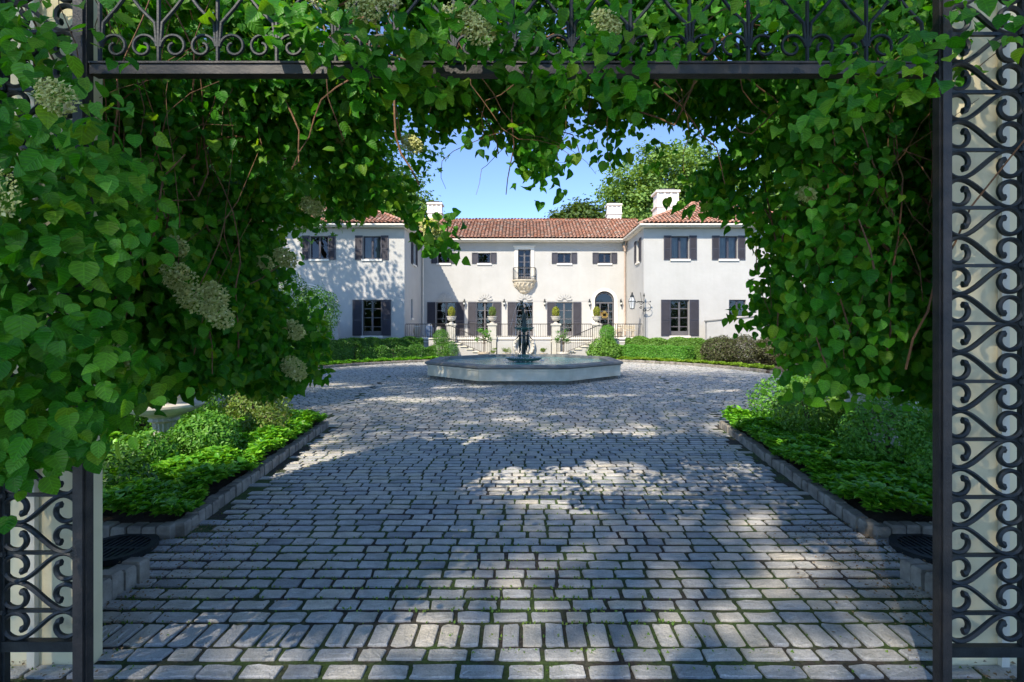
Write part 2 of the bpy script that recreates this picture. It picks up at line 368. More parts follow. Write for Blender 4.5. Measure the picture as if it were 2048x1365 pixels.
# joint sheet (circle plus approach)
cpts = [(CC[0]+CR*cos(a), CC[1]+CR*sin(a)) for a in np.linspace(0, 2*pi, 96, endpoint=False)]
mb = MB(); mb.add([(x, y, 0.0) for x, y in cpts], [tuple(range(96))])
mb.add([(-5,-3,-.004),(5,-3,-.004),(5,11,-.004),(-5,11,-.004)], [(0,1,2,3)])
tag(mb.build('driveway_bed', M['joint']), kind='structure')
def sett_rows(y0, y1, x0, x1, pitch=.155, length=.25, gap=.034, rs=R0):
    rows = []
    y = y0
    while y < y1:
        x = x0-rs.uniform(0, length)
        while x < x1:
            L = length*rs.choice([rs.uniform(.62, .85), rs.uniform(.92, 1.15)], p=[.2, .8])
            rows.append((x+L/2, y+pitch/2, L-gap*rs.uniform(.5, 1.1), pitch-gap*rs.uniform(1.3, 1.85))); x += L
        y += pitch
    return np.array(rows)
def make_setts(rows, ang, org, near):
    ca, sa = cos(ang), sin(ang)
    X = org[0]+rows[:, 0]*ca-rows[:, 1]*sa; Y = org[1]+rows[:, 0]*sa+rows[:, 1]*ca
    return X, Y
def stones_mesh(X, Y, L, W, A, near, rs):
    n = len(X)
    if near:
        base = np.array([(-.5,-.40),(-.475,-.485),(-.2,-.5),(.2,-.5),(.475,-.485),(.5,-.40),(.5,.40),(.475,.485),(.2,.5),(-.2,.5),(-.475,.485),(-.5,.40)])
        levels = [(1.0, -.02), (1.0, .005), (.97, .0095), (.92, .0112), (.5, .0115)]
    else:
        base = np.array([(-.5,-.38),(-.4,-.5),(.4,-.5),(.5,-.38),(.5,.38),(.4,.5),(-.4,.5),(-.5,.38)])
        levels = [(1.0, -.01), (1.0, .002), (.95, .005)]
    k = len(base)
    pj = base[None]*np.ones((n, 1, 1))+rs.normal(0, .02, (n, k, 2))
    tx = rs.normal(0, .012, n); ty = rs.normal(0, .02, n); hz = rs.normal(0, .0012, n)
    V = []
    for s_, z in levels:
        inset = pj*1.0
        lx = inset[:, :, 0]*(L[:, None]-(1-s_)*.2); ly = inset[:, :, 1]*(W[:, None]-(1-s_)*.2)
        zz = z+hz[:, None]+(lx*tx[:, None]+ly*ty[:, None])*(1 if z > 0 else 0)
        if near and s_ < 1: zz = zz+rs.normal(0, .0018, zz.shape)
        V.append(np.stack([X[:, None]+lx*np.cos(A)[:, None]-ly*np.sin(A)[:, None], Y[:, None]+lx*np.sin(A)[:, None]+ly*np.cos(A)[:, None], zz], -1))
    V = np.stack(V, 1)  # n, lv, k, 3
    nl = len(levels); q = []
    for a in range(nl-1):
        for b_ in range(k): q.append((a*k+b_, a*k+(b_+1)%k, (a+1)*k+(b_+1)%k, (a+1)*k+b_))
    q = np.array(q); cap = np.array([[(nl-1)*k+i for i in range(k)]])
    off = (np.arange(n)*nl*k)[:, None, None]
    return V.reshape(-1, 3), [(q[None]+off).reshape(-1, 4), (cap[None]+off).reshape(-1, k)]
# straight courses of the approach with the two odd rows at the gate
rowsA = []
y = 1.6
rs = np.random.RandomState(3)
rowsA.append(sett_rows(1.65, 3.1, -4.2, 4.2, rs=rs))
sold = []
x = -4.2
while x < 4.2:
    wdt = rs.uniform(.125, .155); sold.append((x+wdt/2, 3.32, wdt-.025, .225)); x += wdt
rowsA.append(np.array(sold)); rowsA.append(sett_rows(3.45, 21, -12, 12, rs=rs))
A_ = np.concatenate(rowsA); X, Y, L, W = A_.T; ang = np.zeros(len(X))
front = (np.abs(X) < np.maximum(4.2, 4.2+(Y-10.2)*.0)) | (Y < 10)
front = np.where(Y > 10.2, np.abs(X) < 4.2+(Y-10.2)*.12, True)
sel = in_drive(X, Y, .12) & front & (Y < 21)
parts = [(X[sel], Y[sel], L[sel], W[sel], ang[sel])]
for sgn in (-1, 1):   # side sectors: courses running diagonally towards the fountain
    r = sett_rows(-20, 20, -20, 20, rs=rs); a = -sgn*radians(38)
    X = 0+r[:, 0]*cos(a)-r[:, 1]*sin(a); Y = 20+r[:, 0]*sin(a)+r[:, 1]*cos(a)
    side = (X*sgn > 4.2+(np.clip(Y, 10.2, 99)-10.2)*.12+.05) & (Y > 9.3) & (Y < 21)
    sel = in_drive(X, Y, .12) & side
    parts.append((X[sel], Y[sel], r[sel, 2], r[sel, 3], np.full(sel.sum(), a)))
r = sett_rows(21.05, 32, -12, 12, rs=rs); sel = in_drive(r[:, 0], r[:, 1], .12)
parts.append((r[sel, 0], r[sel, 1], r[sel, 2], r[sel, 3], np.zeros(sel.sum())))
X, Y, L, W, AN = [np.concatenate([p[i] for p in parts]) for i in range(5)]
hole = (np.abs(X) < 3.3) & (np.abs(Y-21.4) < 3.3) & ((np.abs(X)+np.abs(Y-21.4)) < 4.7)
X, Y, L, W, AN = [q[~hole] for q in (X, Y, L, W, AN)]
nr = Y < 8.5
V1, F1 = stones_mesh(X[nr], Y[nr], L[nr], W[nr], AN[nr], True, rs)
V2, F2 = stones_mesh(X[~nr], Y[~nr], L[~nr], W[~nr], AN[~nr], False, rs)
o = np_obj('driveway', np.concatenate([V1, V2]), F1+[f+len(V1) for f in F2], M['sett'], None, False); tag(o, kind='structure')
NSETT = len(X)
# grass and moss tufts in the joints
n = 9000
gy = 2.5+rs.rand(n*6)**1.6*8; gx = rs.uniform(-3.9, 3.9, n*6)
dens = np.sin(gx*1.7+1)+np.sin(gy*2.1+gx)+np.sin(gx*.9-gy*1.3+2)+rs.normal(0, .6, n*6)-(gy-3)*.12
rowf = np.abs(((gy-3.45) % .155)-.0775) > .055
k = (dens > .35) & rowf & in_drive(gx, gy, 0); gx, gy = gx[k][:15000], gy[k][:15000]; n = len(gx)
P = np.stack([gx, gy, np.full(n, .0)], 1)
o = leaves('joint_grass', P, np.tile([[0, -1, .3]], (n, 1)), np.tile([[0, 0, 1.]], (n, 1)), rs.uniform(.008, .022, n)*(1+.4*(gy < 4)), M['grass'], None, (DIA_V, DIA_F), rs, .6)
tag(o, kind='stuff')
# dry leaf litter towards the gate walls
n = 2600; gx = rs.choice([-1, 1], n)*(3.0+rs.normal(0, .35, n)); gy = rs.uniform(2.4, 5.2, n)
P = np.stack([gx, gy, rs.uniform(.02, .035, n)], 1)
o = leaves('leaf_litter', P, np.tile([[0, 0, 1.]], (n, 1)), rs.normal(0, 1, (n, 3)), rs.uniform(.01, .03, n), M['litter'], None, (DIA_V, DIA_F), rs, .3); tag(o, kind='stuff')
# beds and kerbs
def kerb_line(mb, pts, h=.15, wd=.13, step=.145, rs=rs):
    pts = [Vector(p) for p in pts]
    for a, b_ in zip(pts[:-1], pts[1:]):
        Ld = (b_-a).length; n = max(1, round(Ld/step)); d = (b_-a).normalized(); nn = Vector((-d.y, d.x))
        for i in range(n):
            s0 = i*Ld/n+.008; s1 = (i+1)*Ld/n-.008; hh = h+random.uniform(-.012, .012); o_ = nn*random.uniform(-.012, .012)
            q = [a+d*s0+o_-nn*wd/2, a+d*s1+o_-nn*wd/2, a+d*s1+o_+nn*wd/2, a+d*s0+o_+nn*wd/2]
            c = sum(q, Vector((0, 0)))/4
            vs = [(p.x, p.y, -.05) for p in q]+[(p.x, p.y, hh-.02) for p in q]+[((p-c).x*.86+c.x, (p-c).y*.86+c.y, hh) for p in q]
            mb.add(vs, [(0,1,5,4),(1,2,6,5),(2,3,7,6),(3,0,4,7),(4,5,9,8),(5,6,10,9),(6,7,11,10),(7,4,8,11),(8,9,10,11)])
def arc(a0, a1, n, r=CR+.06): return [(CC[0]+r*cos(radians(a)), CC[1]+r*sin(radians(a))) for a in np.linspace(a0, a1, n)]
for sgn in (-1, 1):
    mb = MB(); fl = [(p[0]*sgn, p[1]) for p in arc(-68.6, 10, 30)]
    kerb_line(mb, [(sgn*5.6, 4.88), (sgn*3.32, 4.88), (sgn*3.98, 10.24)]+fl, .125)
    tag(mb.build('kerb', M['kerb']), kind='structure')
    bed = [(sgn*3.38, 4.93), (sgn*4.0, 10.2)]+[(p[0]*sgn, p[1]) for p in arc(-68.6, 8, 24, CR+.1)]+[(sgn*18, 22), (sgn*18, 4.93)]
    mb = MB(); mb.prism(bed, -.05, .09); tag(mb.build('planting_bed', M['soil']), kind='structure')
    mb = MB(); kerb_line(mb, [(p[0]*sgn, p[1]) for p in arc(12, 66, 26)], .13, .14, .22)
    tag(mb.build('kerb', M['kerb']), kind='structure')
    bed = [(p[0]*sgn, p[1]) for p in arc(10, 66, 24, CR+.1)]+[(sgn*4.3, 33.4), (sgn*20, 33.4), (sgn*20, 22.2)]
    mb = MB(); mb.prism(bed, -.05, .07); tag(mb.build('planting_bed', M['soil']), kind='structure')
    # short kerb of tall setts by the gate
    mb = MB(); kerb_line(mb, [(sgn*3.06, 4.08), (sgn*3.12, 3.3)], .17, .16, .105)
    tag(mb.build('kerb', M['kerb']), kind='structure')
    dg = thing('drain_grate', 'round iron drain grate beside the %s planting bed corner' % ('left' if sgn < 0 else 'right'), 'drain grate', (sgn*3.62, 4.55, .02), 'drain grates by the beds')
    mb = MB()
    for q in range(-4, 5):
        hw = math.sqrt(max(.01, .25**2-(q*.05)**2))
        mb.box(sgn*3.62+q*.05-.012, sgn*3.62+q*.05+.012, 4.55-hw, 4.55+hw, .02, .045)
    mb.box(sgn*3.62-.24, sgn*3.62+.24, 4.53, 4.57, .022, .043); mb.build('bars', M['iron'], dg)
    mb = MB(); ring = [(.31, .0), (.31, .05), (.25, .05), (.25, .0)]
    mb.lathe(ring, 32, (sgn*3.62, 4.55, .005)); mb.f = mb.f[:-2]; mb.build('rim', M['iron'], dg)
# ---------------------------------------------------------------- house
FY = 39.0; WY = 33.4; XW = 7.8; EZ = 8.45; FL = 1.33
house = thing('mansion', 'long white stucco mansion with red tile roof, dark shutters and two projecting wings', 'house', (0, FY, 0))
def wall(M_, u0, u1, z0, z1, holes, name='wall', arch=None, back=True):
    mb = MB(M_); us = sorted({u0, u1, *[h[0] for h in holes], *[h[1] for h in holes]}); zs = sorted({z0, z1, *[h[2] for h in holes], *[h[3] for h in holes]})
    def hole(u, z): return any(h[0] < u < h[1] and h[2] < z < h[3] for h in holes)
    for a, b_ in zip(us[:-1], us[1:]):
        for c, d in zip(zs[:-1], zs[1:]):
            if not hole((a+b_)/2, (c+d)/2): mb.add([(a,0,c),(b_,0,c),(b_,0,d),(a,0,d)], [(0,1,2,3)])
    for (a, b_, c, d) in holes:
        mb.add([(a,0,c),(b_,0,c),(b_,0,d),(a,0,d),(a,.26,c),(b_,.26,c),(b_,.26,d),(a,.26,d)], [(0,4,5,1),(1,5,6,2),(2,6,7,3),(3,7,4,0)])
    if arch:
        (cx_, zs_, r, ztop) = arch
        for s in (-1, 1):
            pts = [(cx_+s*r*cos(t), zs_+r*sin(t)) for t in np.linspace(0, pi/2, 12)]
            for p, q in zip(pts[:-1], pts[1:]):
                mb.add([(p[0],0,p[1]),(q[0],0,q[1]),(q[0],0,ztop),(p[0],0,ztop),(p[0],.26,p[1]),(q[0],.26,q[1])], [(0,1,2,3),(0,4,5,1)])
    me = mb.build(name, M['stucco'], house); me.data.polygons.foreach_set('use_smooth', [False]*len(me.data.polygons))
    return me
def bars(mb, u0, u1, z0, z1, cols, rows, v0, v1, fr=.07, mt=.05, cross=.12):
    mb.box(u0, u0+fr, v0, v1, z0, z1); mb.box(u1-fr, u1, v0, v1, z0, z1)
    mb.box(u0+fr, u1-fr, v0, v1, z0, z0+fr*1.3); mb.box(u0+fr, u1-fr, v0, v1, z1-fr, z1)
    for i in range(1, cols):
        u = u0+(u1-u0)*i/cols; wd = cross if (cols % 2 == 0 and i == cols//2) else mt
        mb.box(u-wd/2, u+wd/2, v0+.004, v1-.004, z0+fr*1.3, z1-fr)
    for j in range(1, rows):
        z = z0+(z1-z0)*j/rows; mb.box(u0+fr, u1-fr, v0+.009, v1-.009, z-mt/2, z+mt/2)
def window(M_, u0, u1, z0, z1, cols=2, rows=1, sill=True, curtain=False, name='window', mat='shutter', kick=0, fr=.07):
    mb = MB(M_); bars(mb, u0, u1, z0, z1, cols, rows, .14, .21, fr)
    if kick: mb.box(u0+.07, u1-.07, .15, .2, z0+.09, z0+kick)
    wobj = mb.build(name, M[mat], house)
    mb = MB(M_); mb.add([(u0+.02,.175,z0+.02),(u1-.02,.175,z0+.02),(u1-.02,.175,z1-.02),(u0+.02,.175,z1-.02)], [(0,1,2,3)]); mb.build('pane', M['glass'], wobj)
    if sill:
        mb = MB(M_); mb.bevbox(u0-.08, u1+.08, -.09, .13, z0-.13, z0-.002); mb.build('sill', M['trim'], wobj)
    if curtain:
        mb = MB(M_); n = 26; w_ = (u1-u0)
        for a, b_ in ((u0+.05, u0+w_*.42), (u1-w_*.42, u1-.05)):
            us = np.linspace(a, b_, n); vs = [(u, .34+.03*sin(i*1.9), z) for z in (z0+.05, z1-.05) for i, u in enumerate(us)]
            mb.add(vs, [(i, i+1, n+i+1, n+i) for i in range(n-1)])
        mb.build('curtain', M['curtain'], wobj)
    # dark room behind
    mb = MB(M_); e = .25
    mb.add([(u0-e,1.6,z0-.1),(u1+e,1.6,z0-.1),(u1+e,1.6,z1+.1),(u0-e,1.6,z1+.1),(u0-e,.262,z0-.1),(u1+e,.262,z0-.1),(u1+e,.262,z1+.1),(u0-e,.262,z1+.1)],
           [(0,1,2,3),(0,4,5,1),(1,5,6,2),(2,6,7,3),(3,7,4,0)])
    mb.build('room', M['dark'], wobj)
    return wobj
def shutter(M_, u0, u1, z0, z1, tall=True):
    mb = MB(M_); f = .07
    mb.box(u0, u0+f, -.06, -.012, z0, z1); mb.box(u1-f, u1, -.06, -.012, z0, z1)
    rails = [z0, z0+(z1-z0)*.42, z1-f] if tall else [z0, z1-f]
    for z in rails: mb.box(u0+f, u1-f, -.058, -.014, z, z+f)
    for a, b_ in zip(rails[:-1], rails[1:]):
        z = a+f+.02
        if z1-z0 > 1:
            k = int((b_-z)/.055)
            for i in range(k):
                zz = z+i*.055
                mb.add([(u0+f,-.05,zz),(u1-f,-.05,zz),(u1-f,-.022,zz+.04),(u0+f,-.022,zz+.04),(u0+f,-.045,zz-.008),(u1-f,-.045,zz-.008),(u1-f,-.018,zz+.032),(u0+f,-.018,zz+.032)], [(0,1,2,3),(4,7,6,5),(0,4,5,1)])
        mb.box(u0+f, u1-f, -.02, -.0125, a+f, b_)
    mb.build('shutter', M['shutter'], house)
FM = Matrix.Translation((0, FY, 0)); WM = Matrix.Translation((0, WY, 0))
def fx(px): return (px-1048)/26.256
def wx(px): return (px-1048)/30.66
doors = [(871.5, 912), (953, 985.8), (1032, 1066), (1111, 1145.7)]
holes = [(fx(a), fx(b_), FL+.02, 3.92) for a, b_ in doors]
smalls = [(875, 900), (956, 981), (1115.5, 1142), (1197, 1222)]
holes += [(fx(a), fx(b_), 6.87, 7.66) for a, b_ in smalls]
bal = (fx(1036), fx(1061.5), 5.6, 7.92); holes.append(bal)
ax, ar = fx(1209), .74; holes.append((ax-ar, ax+ar, FL+.02, 4.0+ar))
wall(FM, -XW, XW, 0, 8.85, holes, arch=(ax, 4.0, ar, 4.0+ar))
for i, (a, b_) in enumerate(doors):
    window(FM, fx(a), fx(b_), FL+.02, 3.92, 2, 4, False, False, 'french_door', 'door', .35)
    sw = .64
    shutter(FM, fx(a)-sw, fx(a)-.01, FL+.06, 3.92)
    if i != 2: shutter(FM, fx(b_)+.01, fx(b_)+sw, FL+.06, 3.92)
    # scallop shell relief
    cx_ = fx((a+b_)/2); mb = MB(FM)
    k = 7
    for j in range(k):
        t0, t1 = pi*j/k, pi*(j+1)/k; tm = (t0+t1)/2
        c = (cx_, 4.04)
        ro, ri = .50, .17
        p = [(c[0]+ri*cos(t0+.05), c[1]+ri*sin(t0+.05)), (c[0]+ro*cos(t0+.03), c[1]+ro*.98*sin(t0+.03)), (c[0]+(ro+.1)*cos(tm), c[1]+(ro+.1)*sin(tm)),
             (c[0]+ro*cos(t1-.03), c[1]+ro*.98*sin(t1-.03)), (c[0]+ri*cos(t1-.05), c[1]+ri*sin(t1-.05))]
        vs = [(q[0], -.002, q[1]) for q in p]+[(q[0], -.10, q[1]) for q in p]
        mid = ((p[0][0]+p[4][0])/2, -.02, (p[0][1]+p[4][1])/2)
        mb.add(vs, [(5,6,7,8,9)]+[(m_, (m_+1)%5, 5+(m_+1)%5, 5+m_) for m_ in range(5)])
    mb.build('shell_relief', M['stucco'], house)
mb = MB(FM); mb.box(-XW+.02, ax-ar-.35, -.02, .0, 3.99, 4.03); mb.build('string_course', M['stucco'], house)
for i, (a, b_) in enumerate(smalls):
    window(FM, fx(a), fx(b_), 6.87, 7.66, 1 if i < 2 else 2, 1, True)
    shutter(FM, fx(a)-.46, fx(a)-.01, 6.85, 7.68, False); shutter(FM, fx(b_)+.01, fx(b_)+.46, 6.85, 7.68, False)
# balcony door with stone surround
window(FM, bal[0], bal[1], bal[2], bal[3], 2, 5, False, False, 'balcony_door', 'door', .3)
mb = MB(FM); mb.box(bal[0]-.26, bal[0]-.003, -.06, .0, 5.55, 7.92); mb.box(bal[1]+.003, bal[1]+.26, -.06, .0, 5.55, 7.92)
mb.box(bal[0]-.28, bal[1]+.28, -.08, .0, 7.923, 8.12); mb.box(bal[0]-.36, bal[1]+.36, -.14, .0, 8.123, 8.2); mb.build('door_surround', M['trim'], house)
bc = (bal[0]+bal[1])/2
mb = MB(FM)
def halfo(r, z, dy=.75): return [(bc+r*cos(t), -dy*r*sin(t)*1.05, z) for t in np.linspace(0, pi, 17)]
lv = [(.93, 5.6), (.93, 5.5), (.84, 5.46), (.82, 5.34), (.7, 5.2), (.72, 5.1), (.55, 4.9), (.4, 4.78), (.36, 4.66), (.2, 4.55), (.08, 4.45)]
vs = []
for r, z in lv: vs += halfo(r, z)
fs = [(i*17+k, i*17+k+1, (i+1)*17+k+1, (i+1)*17+k) for i in range(len(lv)-1) for k in range(16)]+[tuple(range(17))]
mb.add(vs, fs)
for t in np.linspace(.25, pi-.25, 7):   # carved leaf scrolls
    mb.tube([(bc+.78*cos(t), -.62*sin(t), 5.36), (bc+.74*cos(t+.1), -.62*sin(t), 5.2), (bc+.6*cos(t-.1), -.5*sin(t), 5.02), (bc+.48*cos(t), -.42*sin(t), 4.9)], [.07, .09, .07, .05], 6)
mb.build('balcony_corbel', M['oldstone'], house)
mb = MB(FM)
pts = [(bc+.86*cos(t), -.70*sin(t)-.02) for t in np.linspace(0, pi, 19)]
mb.tube([(p[0], p[1], 6.5) for p in pts], .022, 6); mb.tube([(p[0], p[1], 5.66) for p in pts], .014, 6)
for p in pts: mb.tube([(p[0], p[1], 5.6), (p[0], p[1], 6.5)], .013, 5)
mb.build('balcony_railing', M['iron'], house)
# arched front door
mb = MB(FM); bars(mb, ax-ar+.02, ax+ar-.02, FL+.02, 3.92, 1, 1, .14, .21, .1)
mb.box(ax-.36, ax-.28, .142, .208, FL+.1, 3.83); mb.box(ax+.28, ax+.36, .142, .208, FL+.1, 3.83)
for z in (1.95, 2.6, 3.2):
    for a, b_ in ((ax-ar+.12, ax-.36), (ax+.36, ax+ar-.12), (ax-.28, ax+.28)): mb.box(a, b_, .146, .204, z, z+.06)
mb.box(ax-.28, ax+.28, .15, .2, FL+.1, 1.9)
mb.tube([(ax+(ar-.06)*cos(t), .175, 3.95+(ar-.06)*sin(t)) for t in np.linspace(0, pi, 20)], .05, 6)
fd = mb.build('front_door', M['door'], house)
mb = MB(FM); mb.add([(ax+ar*cos(t), .178, 3.95+ar*sin(t)) for t in np.linspace(0, pi, 20)]+[(ax-ar, .178, FL+.1), (ax+ar, .178, FL+.1)], [tuple(range(22))]); mb.build('pane', M['glass'], fd)
th_ = rs.rand(260)*2*pi; rw = rs.normal(.2, .035, 260)
leaves('wreath', np.stack([ax+rw*np.cos(th_), np.full(260, FY+.08), 2.95+rw*np.sin(th_)], 1), np.tile([[0, -1, .2]], (260, 1)), rs.normal(0, 1, (260, 3)), rs.uniform(.05, .1, 260), M['wreath'], fd, (DIA_V, DIA_F), rs, .6)
mb = MB(FM); mb.add([(ax-1,1.6,1.2),(ax+1,1.6,1.2),(ax+1,1.6,5),(ax-1,1.6,5),(ax-1,.262,1.2),(ax+1,.262,1.2),(ax+1,.262,5),(ax-1,.262,5)], [(0,1,2,3),(0,4,5,1),(1,5,6,2),(2,6,7,3),(3,7,4,0)]); mb.build('room', M['dark'], fd)
mb = MB(FM)
pin, pout = [], []
for t in np.linspace(0, pi, 24): pin.append((ax+(ar+.02)*cos(t), 4.0+(ar+.02)*sin(t))); pout.append((ax+(ar+.24)*cos(t), 4.0+(ar+.24)*sin(t)))
pin = [(ax+ar+.02, FL+.02)]+pin+[(ax-ar-.02, FL+.02)]; pout = [(ax+ar+.24, FL+.02)]+pout+[(ax-ar-.24, FL+.02)]
k = len(pin); vs = [(p[0], -.05, p[1]) for p in pin]+[(p[0], -.05, p[1]) for p in pout]+[(p[0], 0, p[1]) for p in pin]+[(p[0], 0, p[1]) for p in pout]
fs = []
for i in range(k-1): fs += [(i, i+1, k+i+1, k+i), (i, 2*k+i, 2*k+i+1, i+1), (k+i, k+i+1, 3*k+i+1, 3*k+i)]
mb.add(vs, fs); mb.build('arch_surround', M['trim'], house)
# wings
lw = [(725.7, 761.8), (620, 656)]; rw = [(1342.7, 1378), (1439, 1475)]
XL = 19.0
hl = [(wx(a), wx(b_), 6.45, 7.95) for a, b_ in lw]+[(wx(724.4), wx(763), 1.45, 3.8)]
hr = [(wx(a), wx(b_), 6.45, 7.95) for a, b_ in rw]+[(wx(1341), wx(1378.3), 1.45, 3.8), (wx(1458), wx(1492), 2.7, 3.8)]
wall(WM, -XL, -XW, 0, 8.85, hl); wall(WM, XW, XL, 0, 8.85, hr)
for a, b_ in lw: 
    window(WM, wx(a), wx(b_), 6.45, 7.95, 2, 1, True, a > 700)
    shutter(WM, wx(a)-.5, wx(a)-.01, 6.4, 7.98); shutter(WM, wx(b_)+.01, wx(b_)+.5, 6.4, 7.98)
for a, b_ in rw:
    window(WM, wx(a), wx(b_), 6.45, 7.95, 2, 1, True, True)
    shutter(WM, wx(a)-.5, wx(a)-.01, 6.4, 7.98); shutter(WM, wx(b_)+.01, wx(b_)+.5, 6.4, 7.98)
for a, b_ in ((724.4, 763), (1341, 1378.3)):
    window(WM, wx(a), wx(b_), 1.45, 3.8, 2, 4, True, False, 'french_door', 'door', .3)
    shutter(WM, wx(a)-.62, wx(a)-.01, 1.45, 3.8); shutter(WM, wx(b_)+.01, wx(b_)+.62, 1.45, 3.8)
window(WM, wx(1458), wx(1492), 2.7, 3.8, 2, 2, True)
# inner walls of the wings
RM = Matrix.Translation((XW, WY, 0)) @ Matrix.Rotation(-pi/2, 4, 'Z')   # u -> -Y
wall(RM, -(FY-WY), 0, 0, 8.85, [(-2.1, -1.1, 6.45, 7.95)])
window(RM, -2.1, -1.1, 6.45, 7.95, 2, 1, True); shutter(RM, -2.6, -2.11, 6.4, 7.98); shutter(RM, -1.09, -.6, 6.4, 7.98)
LM = Matrix.Translation((-XW, WY, 0)) @ Matrix.Rotation(pi/2, 4, 'Z')   # u -> +Y
wall(LM, 0, FY-WY, 0, 8.85, [(2.4, 3.4, 6.45, 7.95), (1.95, 2.45, 2.65, 3.95)])
window(LM, 2.4, 3.4, 6.45, 7.95, 2, 1, True); shutter(LM, 1.9, 2.39, 6.4, 7.98); shutter(LM, 3.41, 3.9, 6.4, 7.98)
window(LM, 1.95, 2.45, 2.65, 3.95, 1, 1, True)
for s in (-1, 1):  # outer end walls and back
    mb = MB(); mb.add([(s*XL, WY, 0), (s*XL, 46, 0), (s*XL, 46, 8.85), (s*XL, WY, 8.85)], [(0,1,2,3)]); mb.build('wall', M['stucco'], house)
mb = MB(); mb.add([(-XL, 46, 0), (XL, 46, 0), (XL, 46, 8.85), (-XL, 46, 8.85)], [(0,1,2,3)]); mb.build('wall', M['stucco'], house)
# arched doorway trim at the left end of the left wing
mb = MB(WM); c0 = wx(615)
for rr in (1.0, 1.16): mb.tube([(c0+rr, -.02, 1.3)]+[(c0+rr*cos(t), -.02, 3.65+rr*sin(t)) for t in np.linspace(0, pi, 18)]+[(c0-rr, -.02, 1.3)], .045, 6)
mb.build('arch_surround', M['trim'], house)
# cornice and gutter
mb = MB(FM); mb.box(-XW+.3, XW-.3, -.55, -.0, EZ+.02, EZ+.10); mb.build('soffit', M['trim'], house)
mb = MB(FM); mb.tube([(-XW+.25, -.66, EZ+.12), (XW-.25, -.66, EZ+.12)], .075, 8); mb.box(-XW+.3, XW-.3, -.6, -.55, EZ, EZ+.2); mb.build('gutter', M['cream'], house)
for s in (-1, 1):
    a, b_ = sorted((s*(XW-.25), s*(XL+.6)))
    mb = MB(); mb.box(a, b_, WY-.55, WY, EZ+.023, EZ+.103); xx = sorted((s*(XW-.25), s*XW)); mb.box(xx[0], xx[1], WY, FY-.56, EZ+.026, EZ+.106); mb.build('soffit', M['trim'], house)
    mb = MB(); mb.tube([(s*(XL+.6), WY-.66, EZ+.12), (s*(XW-.36), WY-.66, EZ+.12), (s*(XW-.36), FY-.6, EZ+.12)], .075, 8)
    mb.box(a, b_, WY-.6, WY-.55, EZ, EZ+.2); xx = sorted((s*(XW-.3), s*(XW-.25))); mb.box(xx[0], xx[1], WY-.55, FY-.5, EZ, EZ+.2); mb.build('gutter', M['cream'], house)
    mb = MB(); xd = s*(XW-.14)
    mb.tube([(xd, FY-.6, EZ+.02), (xd, FY-.14, EZ-.35), (xd, FY-.14, 1.4)], .05, 8); mb.tube([(xd, FY-.14, 4.55), (xd, FY-.14, 4.5)], .07, 8)
    mb.lathe([(.09, -.3), (.11, -.1), (.2, 0), (.22, .12), (.18, .14)], 8, (xd, FY-.2, EZ-.4))
    mb.build('downspout', M['copper'] if s > 0 else M['cream'], house, True)
# tiled roofs : tile template is a tapered half barrel, 1 long (y), 1 wide (x)
tt = []
for yy, r in ((0, .5), (1, .42)):
    for t in np.linspace(0, pi, 7): tt.append((r*cos(t), yy, .9*r*sin(t)+(.10 if yy == 0 else -.02)))
TV = np.array(tt); TF = [np.array([(k, k+1, 8+k, 7+k) for k in range(6)])]
def tiled(P0, U, S, poly, col=.27, row=.36, rs=rs):
    """P0 origin, U unit along eave, S unit up slope, poly in (u,s)"""
    U = Vector(U).normalized(); S = Vector(S).normalized(); N = U.cross(S)
    if N.z < 0: N = -N
    us = [p[0] for p in poly]; ss = [p[1] for p in poly]
    g = np.array([(u, s_) for s_ in np.arange(min(ss)-.05, max(ss), row*.86) for u in np.arange(min(us)+col/2, max(us), col)])
    def inside(px, py):
        c = np.zeros(len(px), bool)
        for i in range(len(poly)):
            (x1, y1), (x2, y2) = poly[i], poly[i-1]
            cc = ((y1 > py) != (y2 > py))
            with np.errstate(all='ignore'): c ^= cc & (px < (x2-x1)*(py-y1)/(y2-y1+1e-12)+x1)
        return c
    g = g[inside(g[:, 0], np.clip(g[:, 1]+.1, .01, None))]
    P = np.array(P0)[None]+g[:, :1]*np.array(U)[None]+g[:, 1:]*np.array(S)[None]+rs.normal(0, .006, (len(g), 3))
    e = np.ones((len(g), 1))
    V, F = inst(TV, TF, P, e*np.array(U)*col*1.02, (e+rs.normal(0, .03, e.shape))*np.array(S)*row, e*np.array(N)*col)
    base = [tuple(Vector(P0)+U*a+S*b_-N*.01) for a, b_ in poly]
    return V, F, base
def roof(name, planes, caps):
    Vs, Fs, off = [], [], 0; mbb = MB()
    for pl in planes:
        V, F, base = tiled(*pl)
        Vs.append(V); Fs += [f+off for f in F]; off += len(V)
        mbb.add(base, [tuple(range(len(base)))])
    o = np_obj(name, np.concatenate(Vs), Fs, M['tile'], house)
    mbb.build('roof_deck', M['door'], o)
    mb = MB()
    for a, b_ in caps:
        a, b_ = Vector(a), Vector(b_); n = max(1, int((b_-a).length/.38))
        for i in range(n):
            p, q = a.lerp(b_, i/n), a.lerp(b_, (i+1.08)/n); mb.tube([p, q], [.15, .125], 8)
    mb.build('ridge_tiles', M['tile'], o, True)
    return o
ZR = EZ+.22
ex0 = FY-.62; pitch = .50; dr = 4.5
sl_ = math.sqrt(1+pitch**2); S1 = (0, 1/sl_, pitch/sl_)
